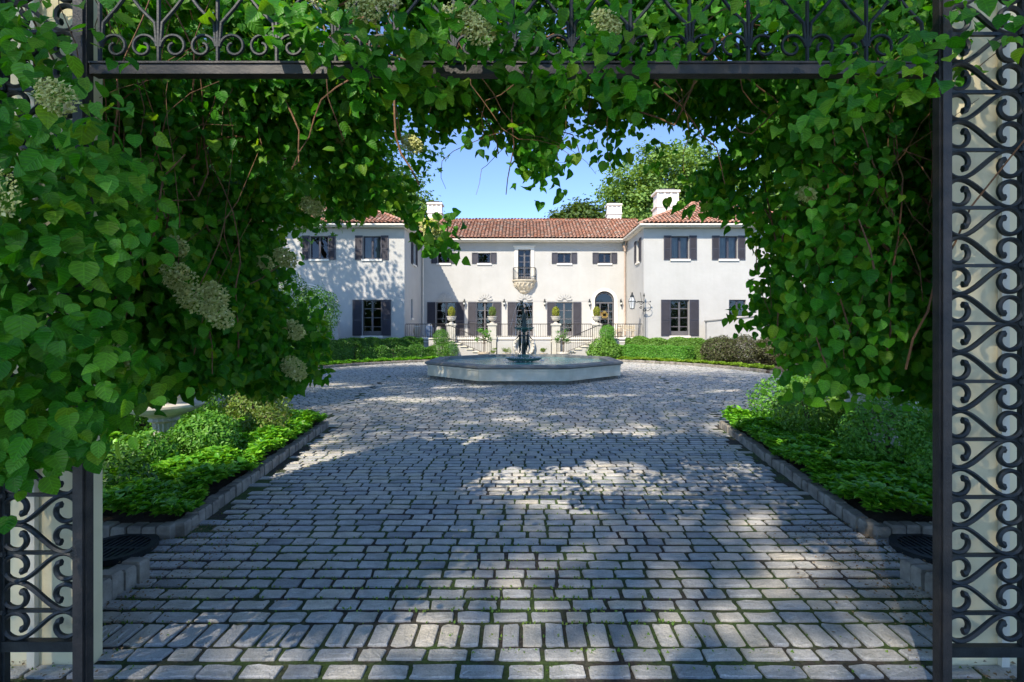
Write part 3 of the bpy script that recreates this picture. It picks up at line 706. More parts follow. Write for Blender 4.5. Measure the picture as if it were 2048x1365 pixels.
roof('roof', [((-9.5, ex0, ZR), (1, 0, 0), S1, [(0, 0), (19, 0), (19, dr*sl_), (0, dr*sl_)]),
              ((-9.5, ex0+2*dr, ZR), (1, 0, 0), (0, -1/sl_, pitch/sl_), [(0, 0), (19, 0), (19, dr*sl_), (0, dr*sl_)])],
     [((-9.5, ex0+dr, ZR+dr*pitch+.02), (9.5, ex0+dr, ZR+dr*pitch+.02))])
for s in (-1, 1):
    xi, xo = s*(XW-.32), s*(XL+.62); y0, y1 = WY-.62, 46.6
    wdt = abs(xo-xi); hw = wdt/2; zt = ZR+hw*pitch
    S_in = (s/sl_, 0, pitch/sl_)
    xl = min(xi, xo)
    roof('roof', [((xl, y0, ZR), (1, 0, 0), S1, [(0, 0), (wdt, 0), (hw, hw*sl_)]),
                  ((xi, y0, ZR), (0, 1, 0), S_in, [(0, 0), (y1-y0, 0), (y1-y0-hw, hw*sl_), (hw, hw*sl_)]),
                  ((xo, y0, ZR), (0, 1, 0), (-s/sl_, 0, pitch/sl_), [(0, 0), (y1-y0, 0), (y1-y0-hw, hw*sl_), (hw, hw*sl_)])],
         [((xi, y0, ZR), ((xi+xo)/2, y0+hw, zt)), ((xo, y0, ZR), ((xi+xo)/2, y0+hw, zt)), (((xi+xo)/2, y0+hw, zt), ((xi+xo)/2, y1-hw+.5, zt))])
def chimney(x, y, w_, z0, z1):
    mb = MB(); d = w_*.8
    mb.box(x-w_/2*.9, x+w_/2*.9, y, y+d, z0, z1-.95*w_/1.3); zz = z1-.95*w_/1.3
    mb.bevbox(x-w_/2, x+w_/2, y-.06, y+d+.06, zz, zz+.14, .04)
    for px in np.linspace(-1, 1, 4): mb.box(x+px*w_*.42-.06, x+px*w_*.42+.06, y-.02, y+.12, zz+.14, z1-.2)
    mb.box(x-w_*.42, x+w_*.42, y+.05, y+d-.05, zz+.14, z1-.2)
    mb.bevbox(x-w_/2*1.02, x+w_/2*1.02, y-.08, y+d+.08, z1-.2, z1-.04, .03)
    ch = mb.build('chimney', M['trim'], house)
    mb = MB(); mb.box(x-w_*.3, x+w_*.3, y+.1, y+d-.1, z1-.04, z1+.1); mb.build('chimney_cap', M['ironw'], ch)
chimney((869-1048)/1024*43.5, 43.5, 1.3, 9, 12.65); chimney((1229-1048)/1024*43.5, 43.5, 1.3, 9, 12.55)
chimney((1336-1048)/1024*37.5, 37.5, 1.75, 9, 12.1); chimney((1470-1048)/1024*41, 41, 1.3, 10, 12.5)
# ---------------------------------------------------------------- terrace
ter = thing('terrace', 'raised stone terrace with twin stairs and iron railings before the centre of the house', 'terrace', (0, WY, 0))
mb = MB(); mb.box(-XW+.01, XW-.01, WY+.02, FY-.004, .0, FL-.12); mb.build('retaining_wall', M['stucco'], ter)
mb = MB(); mb.bevbox(-XW+.008, XW-.008, WY-.08, FY-.006, FL-.12, FL, .02); mb.box(-XW+.02, XW-.02, WY-.02, WY+.018, FL-.32, FL-.24); mb.build('coping', M['trim'], ter)
mb = MB(); mb.bevbox(-1.75, 1.75, WY-.16, WY-.1, 0, FL-.2, .01); mb.build('wall_panel', M['stucco'], ter)
PX = [-4.73, -2.07, 2.07, 4.73]
for x in PX:
    mb = MB(); mb.box(x-.27, x+.27, WY-.3, WY+.22, 0, 2.12); mb.box(x-.3, x+.3, WY-.33, WY+.25, FL-.1, FL+.06); mb.bevbox(x-.33, x+.33, WY-.36, WY+.28, 2.12, 2.24, .03); mb.build('pier', M['pier'], ter)
def railing(a, b_, za, zb, y, post_end=False):
    mb = MB(); n = max(2, int(abs(b_-a)/.115))
    mb.tube([(a, y, za+.88), (b_, y, zb+.88)], .024, 6); mb.tube([(a, y, za+.07), (b_, y, zb+.07)], .013, 5)
    for i in range(n+1):
        t_ = i/n; x = a+(b_-a)*t_; z = za+(zb-za)*t_; mb.tube([(x, y, z), (x, y, z+.88)], .0105 if i % 8 else .016, 5, False)
    if post_end: mb.tube([(b_, y, zb-.05), (b_, y, zb+1.0)], .025, 6); mb.lathe([(.01, 0), (.04, .03), (.04, .06), (.01, .09)], 8, (b_, y, zb+1.0))
    mb.build('railing', M['ironw'], ter)
yr = WY-.02
for a, b_ in ((-XW+.1, -5.03), (-4.43, -2.37), (-1.77, 1.77), (2.37, 4.43), (5.03, XW-.1)): railing(a, b_, FL, FL, yr)
for s in (-1, 1):
    n = 8; run = .385; x0 = s*4.75; mb = MB(); tb = MB()
    for i in range(n-1):
        z = FL-(i+1)*FL/n; xa = x0-s*i*run; xb = x0-s*(i+1)*run
        a, b_ = sorted((xa, xb)); mb.box(a, b_, WY-1.45, WY-.37, 0, z-.055); 
        a, b_ = sorted((xa, xb-s*.03)); tb.bevbox(a, b_, WY-1.52, WY-.365, z-.055, z, .012)
    a, b_ = sorted((x0, x0+s*1.2)); mb.box(a, b_, WY-1.45, WY-.37, 0, FL-.06); tb.bevbox(a, b_, WY-1.52, WY-.365, FL-.06, FL-.003, .012)
    mb.build('stair', M['stucco'], ter); tb.build('stair_treads', M['caststone'], ter)
    railing(x0+s*1.1, x0+s*.1, FL, FL, WY-1.42); railing(x0, x0-s*7*run, FL-.05, FL/n-.02, WY-1.42, True)
# objects on the terrace and piers
def urn_geo(mb, c, s=1.0, n=28):
    prof = [(.17,0),(.17,.05),(.10,.08),(.07,.13),(.10,.17),(.2,.2),(.27,.28),(.29,.38),(.30,.44),(.34,.46),(.34,.50),(.29,.50),(.27,.42)]
    mb.lathe([(r*s, z*s) for r, z in prof], n, c, .03, (.2*s, .40*s))
nam = ['leftmost', 'second from the left', 'second from the right', 'rightmost']
desc = ['pale stone urn on the leftmost terrace pier, partly in the wing shadow', 'pale stone urn on the terrace pier just left of the fountain statue',
        'pale stone urn on the terrace pier just right of the fountain statue', 'pale stone urn on the rightmost terrace pier before the arched door']
tdes = ['egg-shaped yellow-green topiary in the urn of the leftmost pier', 'darker green egg-shaped topiary in the urn just left of the fountain statue',
        'golden egg-shaped topiary in the urn just right of the fountain statue', 'golden egg-shaped topiary in the rightmost urn before the arched door']
def blob_leaves(name, blobs, n, size, mat, parent, rs, tpl=(DIA_V, DIA_F), jit=.55, fill=.25, up=.2, zmin=None, flt=None):
    """leaves over the outer shell of ellipsoids (x,y,z,rx,ry,rz)"""
    B = np.array(blobs, float); wts = (B[:, 3]*B[:, 4]+B[:, 3]*B[:, 5]+B[:, 4]*B[:, 5]); wts = wts/wts.sum()
    idx = rs.choice(len(B), n, p=wts); d = unit(rs.normal(0, 1, (n, 3)))
    rad = 1-rs.rand(n)**1.5*fill+rs.normal(0, .03, n); b_ = B[idx]
    bumpf = 1+.07*np.sin(d[:, 0]*7+idx)*np.cos(d[:, 2]*6+idx*2)
    P = b_[:, :3]+d*b_[:, 3:]*(rad*bumpf)[:, None]
    Nn = unit(d/b_[:, 3:]*b_[:, 3:].mean(1, keepdims=True)); Nn[:, 2] += up
    k = np.ones(n, bool)
    if zmin is not None: k &= P[:, 2] > zmin
    if flt is not None: k &= flt(P)
    P, Nn = P[k], Nn[k]; n = len(P)
    tip = rs.normal(0, .6, (n, 3)); tip[:, 2] += .3
    return leaves(name, P, Nn, tip, size*rs.uniform(.7, 1.3, n), mat, parent, tpl, rs, jit)
for i, x in enumerate(PX):
    u = thing('stone_urn', desc[i], 'urn', (x, WY-.04, 2.24), 'urns on the terrace piers')
    mb = MB(); urn_geo(mb, (x, WY-.04, 2.242), .95); mb.build('bowl', M['urn'], u, True)
    t_ = thing('topiary', tdes[i], 'topiary', (x, WY-.04, 2.66), 'topiaries in the terrace urns')
    z = 2.66
    blob_leaves('foliage', [(x, WY-.04, z+.33, .235, .235, .36)], 1500, .055, M['gold'] if i != 1 else M['olive'], t_, rs)
    mb = MB(); mb.lathe([(.02, 0), (.16, .08), (.19, .3), (.14, .55), (.02, .64)], 12, (x, WY-.04, z)); mb.build('twigs', M['bark'], t_, True)
def lantern(x, y, z, label, face=1):
    o = thing('wall_lantern', label, 'lantern', (x, y, z), 'wall lanterns on the house')
    mb = MB(); mb.box(x-.05, x+.05, y-.02, y-.002, z-.1, z+.25); mb.tube([(x, y-.02, z+.12), (x, y-.16, z+.2), (x, y-.2, z+.1)], .014, 6)
    mb.tube([(x, y-.02, z-.06), (x, y-.1, z-.16), (x, y-.2, z-.1)], .012, 6)
    mb.lathe([(.03, -.32), (.05, -.28), (.09, .0), (.11, .02), (.06, .12), (.02, .18), (.025, .24), (.005, .3)], 6, (x, y-.2, z+.02)); mb.v = mb.v
    mb.build('lantern_frame', M['iron'], o)
    mb = MB(); mb.lathe([(.05, -.24), (.085, -.02)], 6, (x, y-.2, z+.018)); mb.v = [(x+(v[0]-x)*1.06, y-.2+(v[1]-(y-.2))*1.06, v[2]) for v in mb.v]; mb.build('lamp_glass', M['lampglass'], o)
ld = ['leftmost wall lantern on the centre facade, between the first two shuttered doors', 'wall lantern just left of the centre door behind the statue', 'wall lantern just right of the centre door',
      'wall lantern close to the left side of the arched front door', 'wall lantern to the right of the arched front door']
for px, l in zip((929, 1008.6, 1089.4, 1178.7, 1241.4), ld): lantern(fx(px), FY-.003, 2+(655-606)/26.256, l)
lantern(wx(654), WY-.003, 3.6, 'black wall lantern on the shaded left wing beside the arched doorway')
# street-style bracket lantern with weathervane-like scrolls at the right end of the terrace
bl = thing('bracket_lantern', 'large glazed iron lantern on a scrolled bracket at the right end of the terrace', 'lantern', (XW-.3, WY-.3, FL))
mb = MB(); X0, Y0 = XW-.05, WY-.35
mb.tube([(X0, Y0, FL), (X0, Y0, 4.05)], .022, 8); mb.tube([(X0+.09, Y0, FL), (X0+.09, Y0, 3.2)], .014, 6)
def spiral(mb, cx_, cz, r0, r1, a0, turns, y, th=.02, n=26):
    pts = [(cx_+(r0+(r1-r0)*i/n)*cos(a0+turns*2*pi*i/n), y, cz+(r0+(r1-r0)*i/n)*sin(a0+turns*2*pi*i/n)) for i in range(n+1)]
    mb.tube(pts, th, 6)
spiral(mb, X0+.2, 3.35, .3, .18, -pi/2-.3, .5, Y0, .016); spiral(mb, X0-.17, 3.55, .14, .03, 0, 1.3, Y0); spiral(mb, X0-.2, 3.3, .1, .02, pi, 1.2, Y0)
spiral(mb, X0+.02, 3.1, .13, .03, 0, 1.2, Y0); mb.tube([(X0, Y0, 3.62), (X0-.45, Y0, 3.68)], .022, 6); mb.tube([(X0, Y0, 3.62), (X0+.4, Y0, 3.64)], .014, 6)
mb.tube([(X0-.15, Y0, 3.6), (X0-.24, Y0, 4.25)], .012, 6); mb.lathe([(.01, 0), (.05, .05), (.01, .12)], 8, (X0+.4, Y0, 3.6)); mb.lathe([(.01, 0), (.06, .08), (.03, .2), (.005, .28)], 8, (X0, Y0, 3.95))
mb.build('bracket', M['iron'], bl, True)
xl_ = X0-.77
mb = MB(); mb.tube([(xl_+.2, Y0, 3.66), (xl_+.3, Y0, 3.6), (X0-.2, Y0, 3.66)], .022, 6)
for k in range(6):
    a = 2*pi*k/6; mb.tube([(xl_+.13*cos(a), Y0+.13*sin(a), 3.2), (xl_+.23*cos(a), Y0+.23*sin(a), 3.68), (xl_+.11*cos(a), Y0+.11*sin(a), 3.95)], .013, 5)
mb.lathe([(.15, 0), (.15, .03), (.12, .05), (.02, -.02)], 6, (xl_, Y0, 3.17)); mb.lathe([(.25, 0), (.25, .03)], 6, (xl_, Y0, 3.67))
mb.lathe([(.12, 0), (.13, .05), (.08, .14), (.04, .2), (.06, .24), (.005, .34)], 12, (xl_, Y0, 3.95)); mb.build('lantern_frame', M['iron'], bl, True)
mb = MB(); mb.lathe([(.12, .02), (.215, .47), (.1, .75)], 6, (xl_, Y0, 3.2)); mb.build('lamp_glass', M['jet'], bl)
# jars and benches on the terrace
def jar(name, x, y, s, mat, label, cat='jar', group=None):
    o = thing(name, label, cat, (x, y, FL), group); mb = MB()
    mb.lathe([(r*s, z*s) for r, z in ((.14,0),(.2,.1),(.27,.4),(.27,.6),(.18,.8),(.13,.86),(.16,.93),(.12,.92))], 20, (x, y, FL+.002)); mb.build('body', M[mat], o, True)
    mb = MB(); mb.lathe([(r*s, z*s) for r, z in ((.185,.79),(.2,.81),(.185,.83))], 20, (x, y, FL)); mb.build('band', M['trim'], o, True)
jar('ceramic_jar', -6.3, WY+.7, 1.0, 'blueglaze', 'blue and white glazed jar behind the railing at the left end of the terrace', 'jar', 'jars on the left terrace')
jar('ceramic_jar', -7.1, WY+.6, .9, 'terracotta', 'tan ceramic jar in the left corner behind the terrace railing', 'jar', 'jars on the left terrace')
jar('ceramic_jar', -5.65, WY+.6, .8, 'urn', 'pale stone jar behind the railing nearest the leftmost pier', 'jar', 'jars on the left terrace')
jar('ceramic_jar', 6.35, WY+.7, .8, 'terracotta', 'small tan jar behind the railing at the right end of the terrace', 'jar')
st = thing('stone_bench', 'weathered stone bench against the wall at the right end of the terrace', 'bench', (6.9, WY+1.2, FL))
mb = MB(); mb.bevbox(6.4, 7.5, WY+1, WY+1.4, FL+.42, FL+.5, .02); mb.build('seat', M['oldstone'], st)
for x in (6.5, 7.3): mb = MB(); mb.bevbox(x, x+.1, WY+1.04, WY+1.36, FL+.002, FL+.418, .01); mb.build('leg', M['oldstone'], st)
mb = MB(); mb.bevbox(6.35, 7.55, WY+1.42, WY+1.48, FL+.55, FL+.8, .02); mb.box(6.45, 6.55, WY+1.43, WY+1.47, FL, FL+.55); mb.box(7.35, 7.45, WY+1.43, WY+1.47, FL, FL+.55); mb.build('backrest', M['oldstone'], st)
# ---------------------------------------------------------------- figures (skin modifier)
def figure(name, J, E, mat, parent, root=0):
    me = bpy.data.meshes.new(name); bm = bmesh.new(); lay = bm.verts.layers.skin.verify()
    vs = []
    for i, (p, r) in enumerate(J):
        v = bm.verts.new(p); v[lay].radius = (r[0], r[1]) if hasattr(r, '__len__') else (r, r); v[lay].use_root = (i == root); vs.append(v)
    for a, b_ in E: bm.edges.new((vs[a], vs[b_]))
    bm.to_mesh(me); bm.free(); me.materials.append(mat)
    o = bpy.data.objects.new(name, me); link(o, parent)
    s_ = o.modifiers.new('skin', 'SKIN'); s_.use_smooth_shade = True
    o.modifiers.new('sub', 'SUBSURF').levels = 2; o.modifiers['sub'].render_levels = 2
    return o
def human(h, loc, ang, arms, lean=0, hip=0):
    """standing human joints, height h; arms = (left elbow, left hand, right elbow, right hand) in body units"""
    def T(p):
        x, y, z = p[0]+lean*max(0, p[2]-.5), p[1], p[2]
        return (loc[0]+(x*cos(ang)-y*sin(ang))*h, loc[1]+(x*sin(ang)+y*cos(ang))*h, loc[2]+z*h)
    J = [((hip,0,.52),.062),((0,0,.62),.052),((0,0,.73),.066),((0,0,.80),.055),((0,0,.845),.026),((0,-.005,.885),.040),((0,-.008,.935),.044),((0,0,.975),.026),
         ((.055+hip,0,.50),.050),((.06,.01,.28),.034),((.065,.03,.26),.03),((.065,.0,.05),.018),((.065,-.06,.015),.016),
         ((-.055+hip,0,.50),.050),((-.07,-.04,.28),.034),((-.07,-.03,.26),.03),((-.075,.02,.05),.018),((-.08,-.04,.015),.016),
         ((.10,0,.80),.032),(arms[0],.022),(arms[1],.014),((-.10,0,.80),.032),(arms[2],.022),(arms[3],.014)]
    E = [(0,1),(1,2),(2,3),(3,4),(4,5),(5,6),(6,7),(0,8),(8,9),(9,10),(10,11),(11,12),(0,13),(13,14),(14,15),(15,16),(16,17),(3,18),(18,19),(19,20),(3,21),(21,22),(22,23)]
    return [(T(p), r*h) for p, r in J], E
# ---------------------------------------------------------------- fountain
FC = (0.0, 21.4)
ft = thing('fountain', 'octagonal stone basin with a green bronze tiered statue fountain at the centre of the courtyard', 'fountain', (FC[0], FC[1], 0))
def octo(ap): return [(FC[0]+ap/cos(pi/8)*cos(pi/8+k*pi/4), FC[1]+ap/cos(pi/8)*sin(pi/8+k*pi/4)) for k in range(8)]
def oct_ring(mb, ao, ai, z0, z1, ao1=None):
    A, B_ = octo(ao), octo(ai); A1 = octo(ao1 or ao)
    vs = [(p[0],p[1],z0) for p in A]+[(p[0],p[1],z1) for p in A1]+[(p[0],p[1],z0) for p in B_]+[(p[0],p[1],z1) for p in B_]
    fs = []
    for k in range(8):
        j = (k+1)%8; fs += [(k,j,8+j,8+k),(8+k,8+j,24+j,24+k),(24+k,24+j,16+j,16+k),(16+k,16+j,j,k)]
    mb.add(vs, fs)
mb = MB(); AP = 3.74
def blocks(mb, ap, z0, z1, step):
    P_ = octo(ap)
    for k in range(8):
        a, b_ = Vector(P_[k]), Vector(P_[(k+1)%8]); n = int((b_-a).length/step); d = (b_-a)/n; nn = Vector((-d.y, d.x)).normalized()
        for i in range(n):
            g = .012; w_ = random.uniform(-.01, .01); q = [a+d*i+d.normalized()*g, a+d*(i+1)-d.normalized()*g]; q += [q[1]+nn*.15, q[0]+nn*.15]
            q = [p-nn*w_ for p in q]; mb.prism([(p.x, p.y) for p in q], z0, z1+random.uniform(-.004, .0))
blocks(mb, AP-.1, 0.0, .135, .145); oct_ring(mb, AP-.14, AP-.3, 0, .135); mb.build('plinth', M['plinth'], ft)
mb = MB(); oct_ring(mb, AP, AP-.3, .14, .56); oct_ring(mb, AP+.03, AP-.02, .50, .545); mb.build('basin_wall', M['caststone'], ft)
mb = MB(); oct_ring(mb, AP+.03, AP-.4, .56, .60, AP+.1); oct_ring(mb, AP+.1, AP-.4, .60, .66); oct_ring(mb, AP+.1, AP-.4, .66, .68, AP+.06); mb.build('basin_rim', M['rim'], ft)
mb = MB(); mb.add([(p[0], p[1], .3) for p in octo(AP-.3)], [tuple(range(8))]); mb.build('basin_floor', M['verdigris'], ft)
n = 60; g = np.linspace(-3.6, 3.6, n); GX, GY = np.meshgrid(g, g)
mb = MB(); mb.add([(p[0], p[1], .57) for p in octo(AP-.32)], [tuple(range(8))]); mb.build('water', M['water'], ft)
c = (FC[0], FC[1], 0)
mb = MB(); mb.lathe([(.3, .3), (.35, .58), (.62, .62), (.74, .70), (.76, .73), (.7, .73), (.55, .68), (.3, .67)], 40, c); mb.build('lower_dish', M['verdigris'], ft, True)
P, r_ = [], rs.rand(420); th = rs.rand(420)*2*pi
mb = MB(); mb.lathe([(.28, .66), (.28, .76), (.25, .78), (.25, .86), (.1, .88)], 8, c); mb.build('pedestal', M['verdigris'], ft)
mb = MB(); mb.tube([(c[0], c[1], .86), (c[0], c[1], 1.2), (c[0], c[1], 1.86)], [.07, .05, .06], 10); mb.build('column', M['bronze'], ft, True)
mb = MB(); mb.lathe([(.08, 1.8), (.14, 1.83), (.1, 1.86), (.2, 1.9), (.36, 1.93), (.42, 1.98), (.43, 2.0), (.38, 1.99), (.2, 1.97), (.1, 1.97)], 36, c); mb.build('upper_bowl', M['verdigris'], ft, True)
for k in range(3):   # three figures standing back to back
    a = radians(90+120*k+30); loc = (c[0]+.19*sin(a)*1, c[1]-.19*cos(a), .87)
    J, E = human(.98, loc, a, ((.17, -.06, .68), (.24, -.14, .60), (-.17, -.06, .68), (-.24, -.14, .60)), 0, .01)
    figure('figure', J, E, M['bronze'], ft)
J, E = human(1.02, (c[0]-.02, c[1], 1.98), .35, ((.16, -.08, .88), (.06, -.12, .98), (-.15, -.05, .84), (-.2, -.12, .95)), -.12, .03)
fg = figure('statue', J, E, M['bronze'], ft)
mb = MB(); mb.lathe([(.13, 0), (.10, .2), (.085, .42), (.09, .52), (.03, .56)], 14, (c[0], c[1]+.03, 1.975), .09, (0, .5)); mb.build('drapery', M['bronze'], fg, True)
mb = MB(); mb.lathe([(.03, 0), (.08, .05), (.05, .12)], 10, (c[0]-.1, c[1]-.05, 2.98)); mb.build('jug', M['bronze'], fg, True)
mb = MB()
for k in range(9):
    a = 2*pi*k/9+.3; q = []
    for i in range(8): s_ = i/7; q.append((c[0]+(.42+.08*s_)*cos(a), c[1]+(.42+.08*s_)*sin(a), 1.99-1.25*s_**1.7))
    mb.tube(q, [.003+.003*abs(sin(i*2+k)) for i in range(8)], 5)
for k, (dx, hh) in enumerate(((-.5, 1.0), (-.3, 1.15), (.25, 1.2), (.55, 1.0), (.42, .9))):
    q = []
    for i in range(12): s_ = i/11; q.append((c[0]-.05+dx*s_, c[1]-.05-.25*sin(k*2)*s_, 3.0+.55*s_-1.55*s_*s_))
    mb.tube(q, .0035, 5)
mb.build('water_jets', M['jet'], ft, True)
n = 700; th = rs.rand(n)*2*pi; rr = .52+rs.rand(n)*.32; P = np.stack([c[0]+rr*np.cos(th), c[1]+rr*np.sin(th), np.where(rr < .72, .735, .60)+rs.rand(n)*.03], 1)
leaves('splash', P, np.tile([[0, 0, 1.]], (n, 1)), rs.normal(0, 1, (n, 3)), rs.uniform(.015, .05, n), M['foam'], ft, (DIA_V, DIA_F), rs, .6)
# ---------------------------------------------------------------- planters at the foot of the terrace
ring = thing('stone_ring', 'pale carved stone ring leaning on the terrace wall behind the fountain', 'stone ring', (0, WY-.3, 0))
mb = MB(); pr = [(.62*cos(t), .62*sin(t)) for t in np.linspace(0, 2*pi, 40)]
mb.tube([(p[0], WY-.32, .78+p[1]) for p in pr], .11, 10, False); mb.build('ring', M['urn'], ring, True)
mb = MB()
for t in np.linspace(0, 2*pi, 18, endpoint=False): mb.lathe([(.02, -.03), (.07, 0), (.02, .04)], 6, (.62*cos(t), WY-.43, .78+.62*sin(t)))
mb.build('carved_buds', M['urn'], ring)
def potted(x, y, s, label, mat, hh, nl, lm, group=None, sparse=False, cat='potted plant', name='potted_plant'):
    o = thing(name, label, cat, (x, y, 0), group); mb = MB()
    mb.lathe([(r*s, z*s) for r, z in ((.22,0),(.24,.05),(.3,.32),(.34,.34),(.34,.42),(.29,.42),(.27,.36))], 20, (x, y, .002)); mb.build('pot', M[mat], o, True)
    mb = MB(); zt = .38*s; bl_ = []
    if hh > .5:
        mb.tube([(x, y, zt), (x+.03, y, zt+hh*.4), (x-.02, y, zt+hh*.75)], [.03, .022, .015], 6)
    for k in range(9):
        a = random.uniform(0, 2*pi); r = random.uniform(.12, .42)*s; z = zt+hh*random.uniform(.45, 1.0)
        mb.tube([(x, y, zt+hh*.35), (x+r*.6*cos(a), y+r*.6*sin(a), z-.1), (x+r*cos(a), y+r*sin(a), z)], [.012, .008, .004], 5)
        bl_.append((x+r*cos(a), y+r*sin(a), z, .16*s, .16*s, .14*s))
    mb.build('stem', M['bark'], o); blob_leaves('foliage', bl_, nl, .10 if hh > .5 else .07, M[lm], o, rs, (OVAL_V, OVAL_F), .7, .9)
potted(-2.45, 31.3, 1.15, 'leafy citrus in a terracotta pot at the foot of the left stair', 'terracotta', 1.5, 420, 'shrub')
potted(2.4, 31.3, 1.15, 'sparse flowering bush in a pale stone pot at the foot of the right stair', 'urn', 1.45, 330, 'hedge')
potted(-1.85, 31.6, .6, 'small spiky plant in a clay pot beside the left stair post', 'terracotta', .45, 160, 'olive')
potted(-1.1, 32.6, .8, 'low olive-green plant against the terrace wall left of the fountain statue', 'terracotta', .35, 260, 'olive')
potted(1.25, 32.6, .8, 'low olive-green plant against the terrace wall right of the fountain statue', 'terracotta', .35, 260, 'olive')
# garden walls in front of the wings
gw = thing('garden_wall', 'low white stucco garden wall in shade before the left wing', 'garden wall', (-14, 31.6, 0))
mb = MB(); mb.box(-17, -11.4, 31.4, 31.7, 0, 2.35); mb.build('wall', M['stucco'], gw)
mb = MB(); mb.bevbox(-17.05, -11.35, 31.35, 31.75, 2.352, 2.42, .02); mb.build('coping', M['trim'], gw)
gw = thing('garden_wall', 'low white stucco garden wall with sloping coping before the right wing', 'garden wall', (14, 32.4, 0))
mb = MB(); mb.prism([(11.5, 0), (17, 0), (17, 2.9), (11.5, 2.35)], 32.2, 32.5, 'y'); mb.build('wall', M['stucco'], gw)
mb = MB(); mb.prism([(11.45, 2.352), (17.05, 2.902), (17.05, 2.96), (11.45, 2.42)], 32.15, 32.55, 'y'); mb.build('coping', M['rim'], gw)
# ---------------------------------------------------------------- hedges, shrubs
def hedge_arc(name, label, cat, a0, a1, r, wd, z1, mat, sgn, dens=1.0, leafsz=.075, group=None, uneven=.05):
    aa = np.linspace(radians(a0), radians(a1), 24)
    o = thing(name, label, cat, (sgn*(CC[0]+r*cos((aa[0]+aa[-1])/2)), CC[1]+r*sin((aa[0]+aa[-1])/2), 0), group)
    mb = MB(); vs = []
    for a in aa:
        for dr_, z in ((-wd/2+.06, .05), (-wd/2+.06, z1-.1), (wd/2-.06, z1-.1), (wd/2-.06, .05)): vs.append((sgn*(r+dr_)*cos(a), CC[1]+(r+dr_)*sin(a), z))
    mb.add(vs, [(i*4+k, i*4+k+1, i*4+5+k, i*4+4+k) for i in range(23) for k in range(3)]+[(0,1,2,3), (92,93,94,95)]); mb.build('branches', M['bark'], o)
    Lh = r*(aa[-1]-aa[0]); nT = int(Lh*wd*2600*dens); nS = int(Lh*z1*2600*dens)
    def P_(n, kind):
        a = aa[0]+rs.rand(n)*(aa[-1]-aa[0]); lump = uneven*np.sin(a*70)+uneven*.7*np.sin(a*31+2)
        if kind == 't': dr_ = rs.uniform(-wd/2, wd/2, n); z = z1+lump-rs.rand(n)**2*.09-.25*np.maximum(0, np.abs(dr_)/(wd/2)-.8); nn = np.stack([0*a, 0*a, 1+0*a], 1)
        else:
            dr_ = -wd/2+rs.rand(n)**2*.1-lump*.5; z = rs.uniform(.04, 1, n)**.9*(z1+lump); dr_ = dr_+.25*np.maximum(0, z/z1-.9); nn = np.stack([-np.cos(a)*sgn, -np.sin(a), .3+0*a], 1)
        return np.stack([sgn*(r+dr_)*np.cos(a), CC[1]+(r+dr_)*np.sin(a), z], 1), nn
    A1, N1 = P_(nT, 't'); A2, N2 = P_(nS, 's')
    m_ = int(z1*wd*3000*dens)
    E_, NE = [], []
    for a, s_ in ((aa[0], -1), (aa[-1], 1)):
        dr_ = rs.uniform(-wd/2, wd/2, m_); z = rs.uniform(.04, z1, m_); E_.append(np.stack([sgn*(r+dr_)*cos(a), CC[1]+(r+dr_)*sin(a), z], 1)+rs.normal(0, .03, (m_, 3))); NE.append(np.tile([[-sin(a)*s_*sgn, cos(a)*s_, .2]], (m_, 1)))
    P = np.concatenate([A1, A2]+E_); Nn = np.concatenate([N1, N2]+NE); n = len(P)
    tip = rs.normal(0, .6, (n, 3)); tip[:, 2] += .3
    leaves('foliage', P, Nn, tip, leafsz*rs.uniform(.7, 1.3, n), M[mat], o, (DIA_V, DIA_F), rs, .6)
hedge_arc('hedge', 'tall clipped dark green box hedge along the terrace side of the left bed', 'hedge', 40, 61, 13.3, .9, 1.32, 'hedge', -1)
hedge_arc('hedge', 'lower lumpy box hedge in front of the taller one in the left bed', 'hedge', 40, 63, 12.1, .8, .82, 'hedge', -1, uneven=.09)
hedge_arc('hedge', 'bulky untrimmed hedge block at the outer end of the left bed', 'hedge', 30, 41, 12.7, 1.5, 1.2, 'hedge', -1, uneven=.07)
hedge_arc('hedge', 'tall clipped bright green hedge below the right wing shutters', 'hedge', 34, 61, 13.4, .9, 1.3, 'hedgelight', 1, uneven=.07)
hedge_arc('hedge', 'lower clipped boxwood hedge in front of the taller right hedge', 'hedge', 41, 63, 12.1, .8, .9, 'shrub', 1, uneven=.03)
def shrub(label, blobs, n, size, mat, name='shrub', cat='shrub', stems=True, tpl=(DIA_V, DIA_F), fill=.35, zmin=.08):
    b0 = blobs[0]; o = thing(name, label, cat, (b0[0], b0[1], .05)); mb = MB()
    for b_ in blobs:
        for k in range(3):
            a = random.uniform(0, 2*pi); mb.tube([(b0[0], b0[1], .03), (b0[0]+(b_[0]-b0[0])*.5+.1*cos(a), b0[1]+(b_[1]-b0[1])*.5+.1*sin(a), b_[2]*.5), (b_[0]+.5*b_[3]*cos(a), b_[1]+.5*b_[4]*sin(a), b_[2]+b_[5]*.3)], [.03, .02, .008], 5)
    mb.build('stem', M['bark'], o); blob_leaves('foliage', blobs, n, size, M[mat], o, rs, tpl, .6, fill, .3, zmin)
    return o
shrub('round clipped box ball rising at the house end of the left hedge', [(-5.0, 30.9, 1.35, .5, .5, .55), (-5.0, 30.8, .6, .55, .5, .6)], 6500, .055, 'hedge')
shrub('loose dark bush beside the bottom of the left stair', [(-4.4, 30.6, .6, .5, .4, .6)], 2200, .06, 'hedge')
shrub('round light green bush beside the right stair by the terrace railing', [(5.1, 31.4, 1.65, .5, .5, .5), (5.2, 31.3, .9, .5, .5, .6)], 6500, .055, 'shrub')
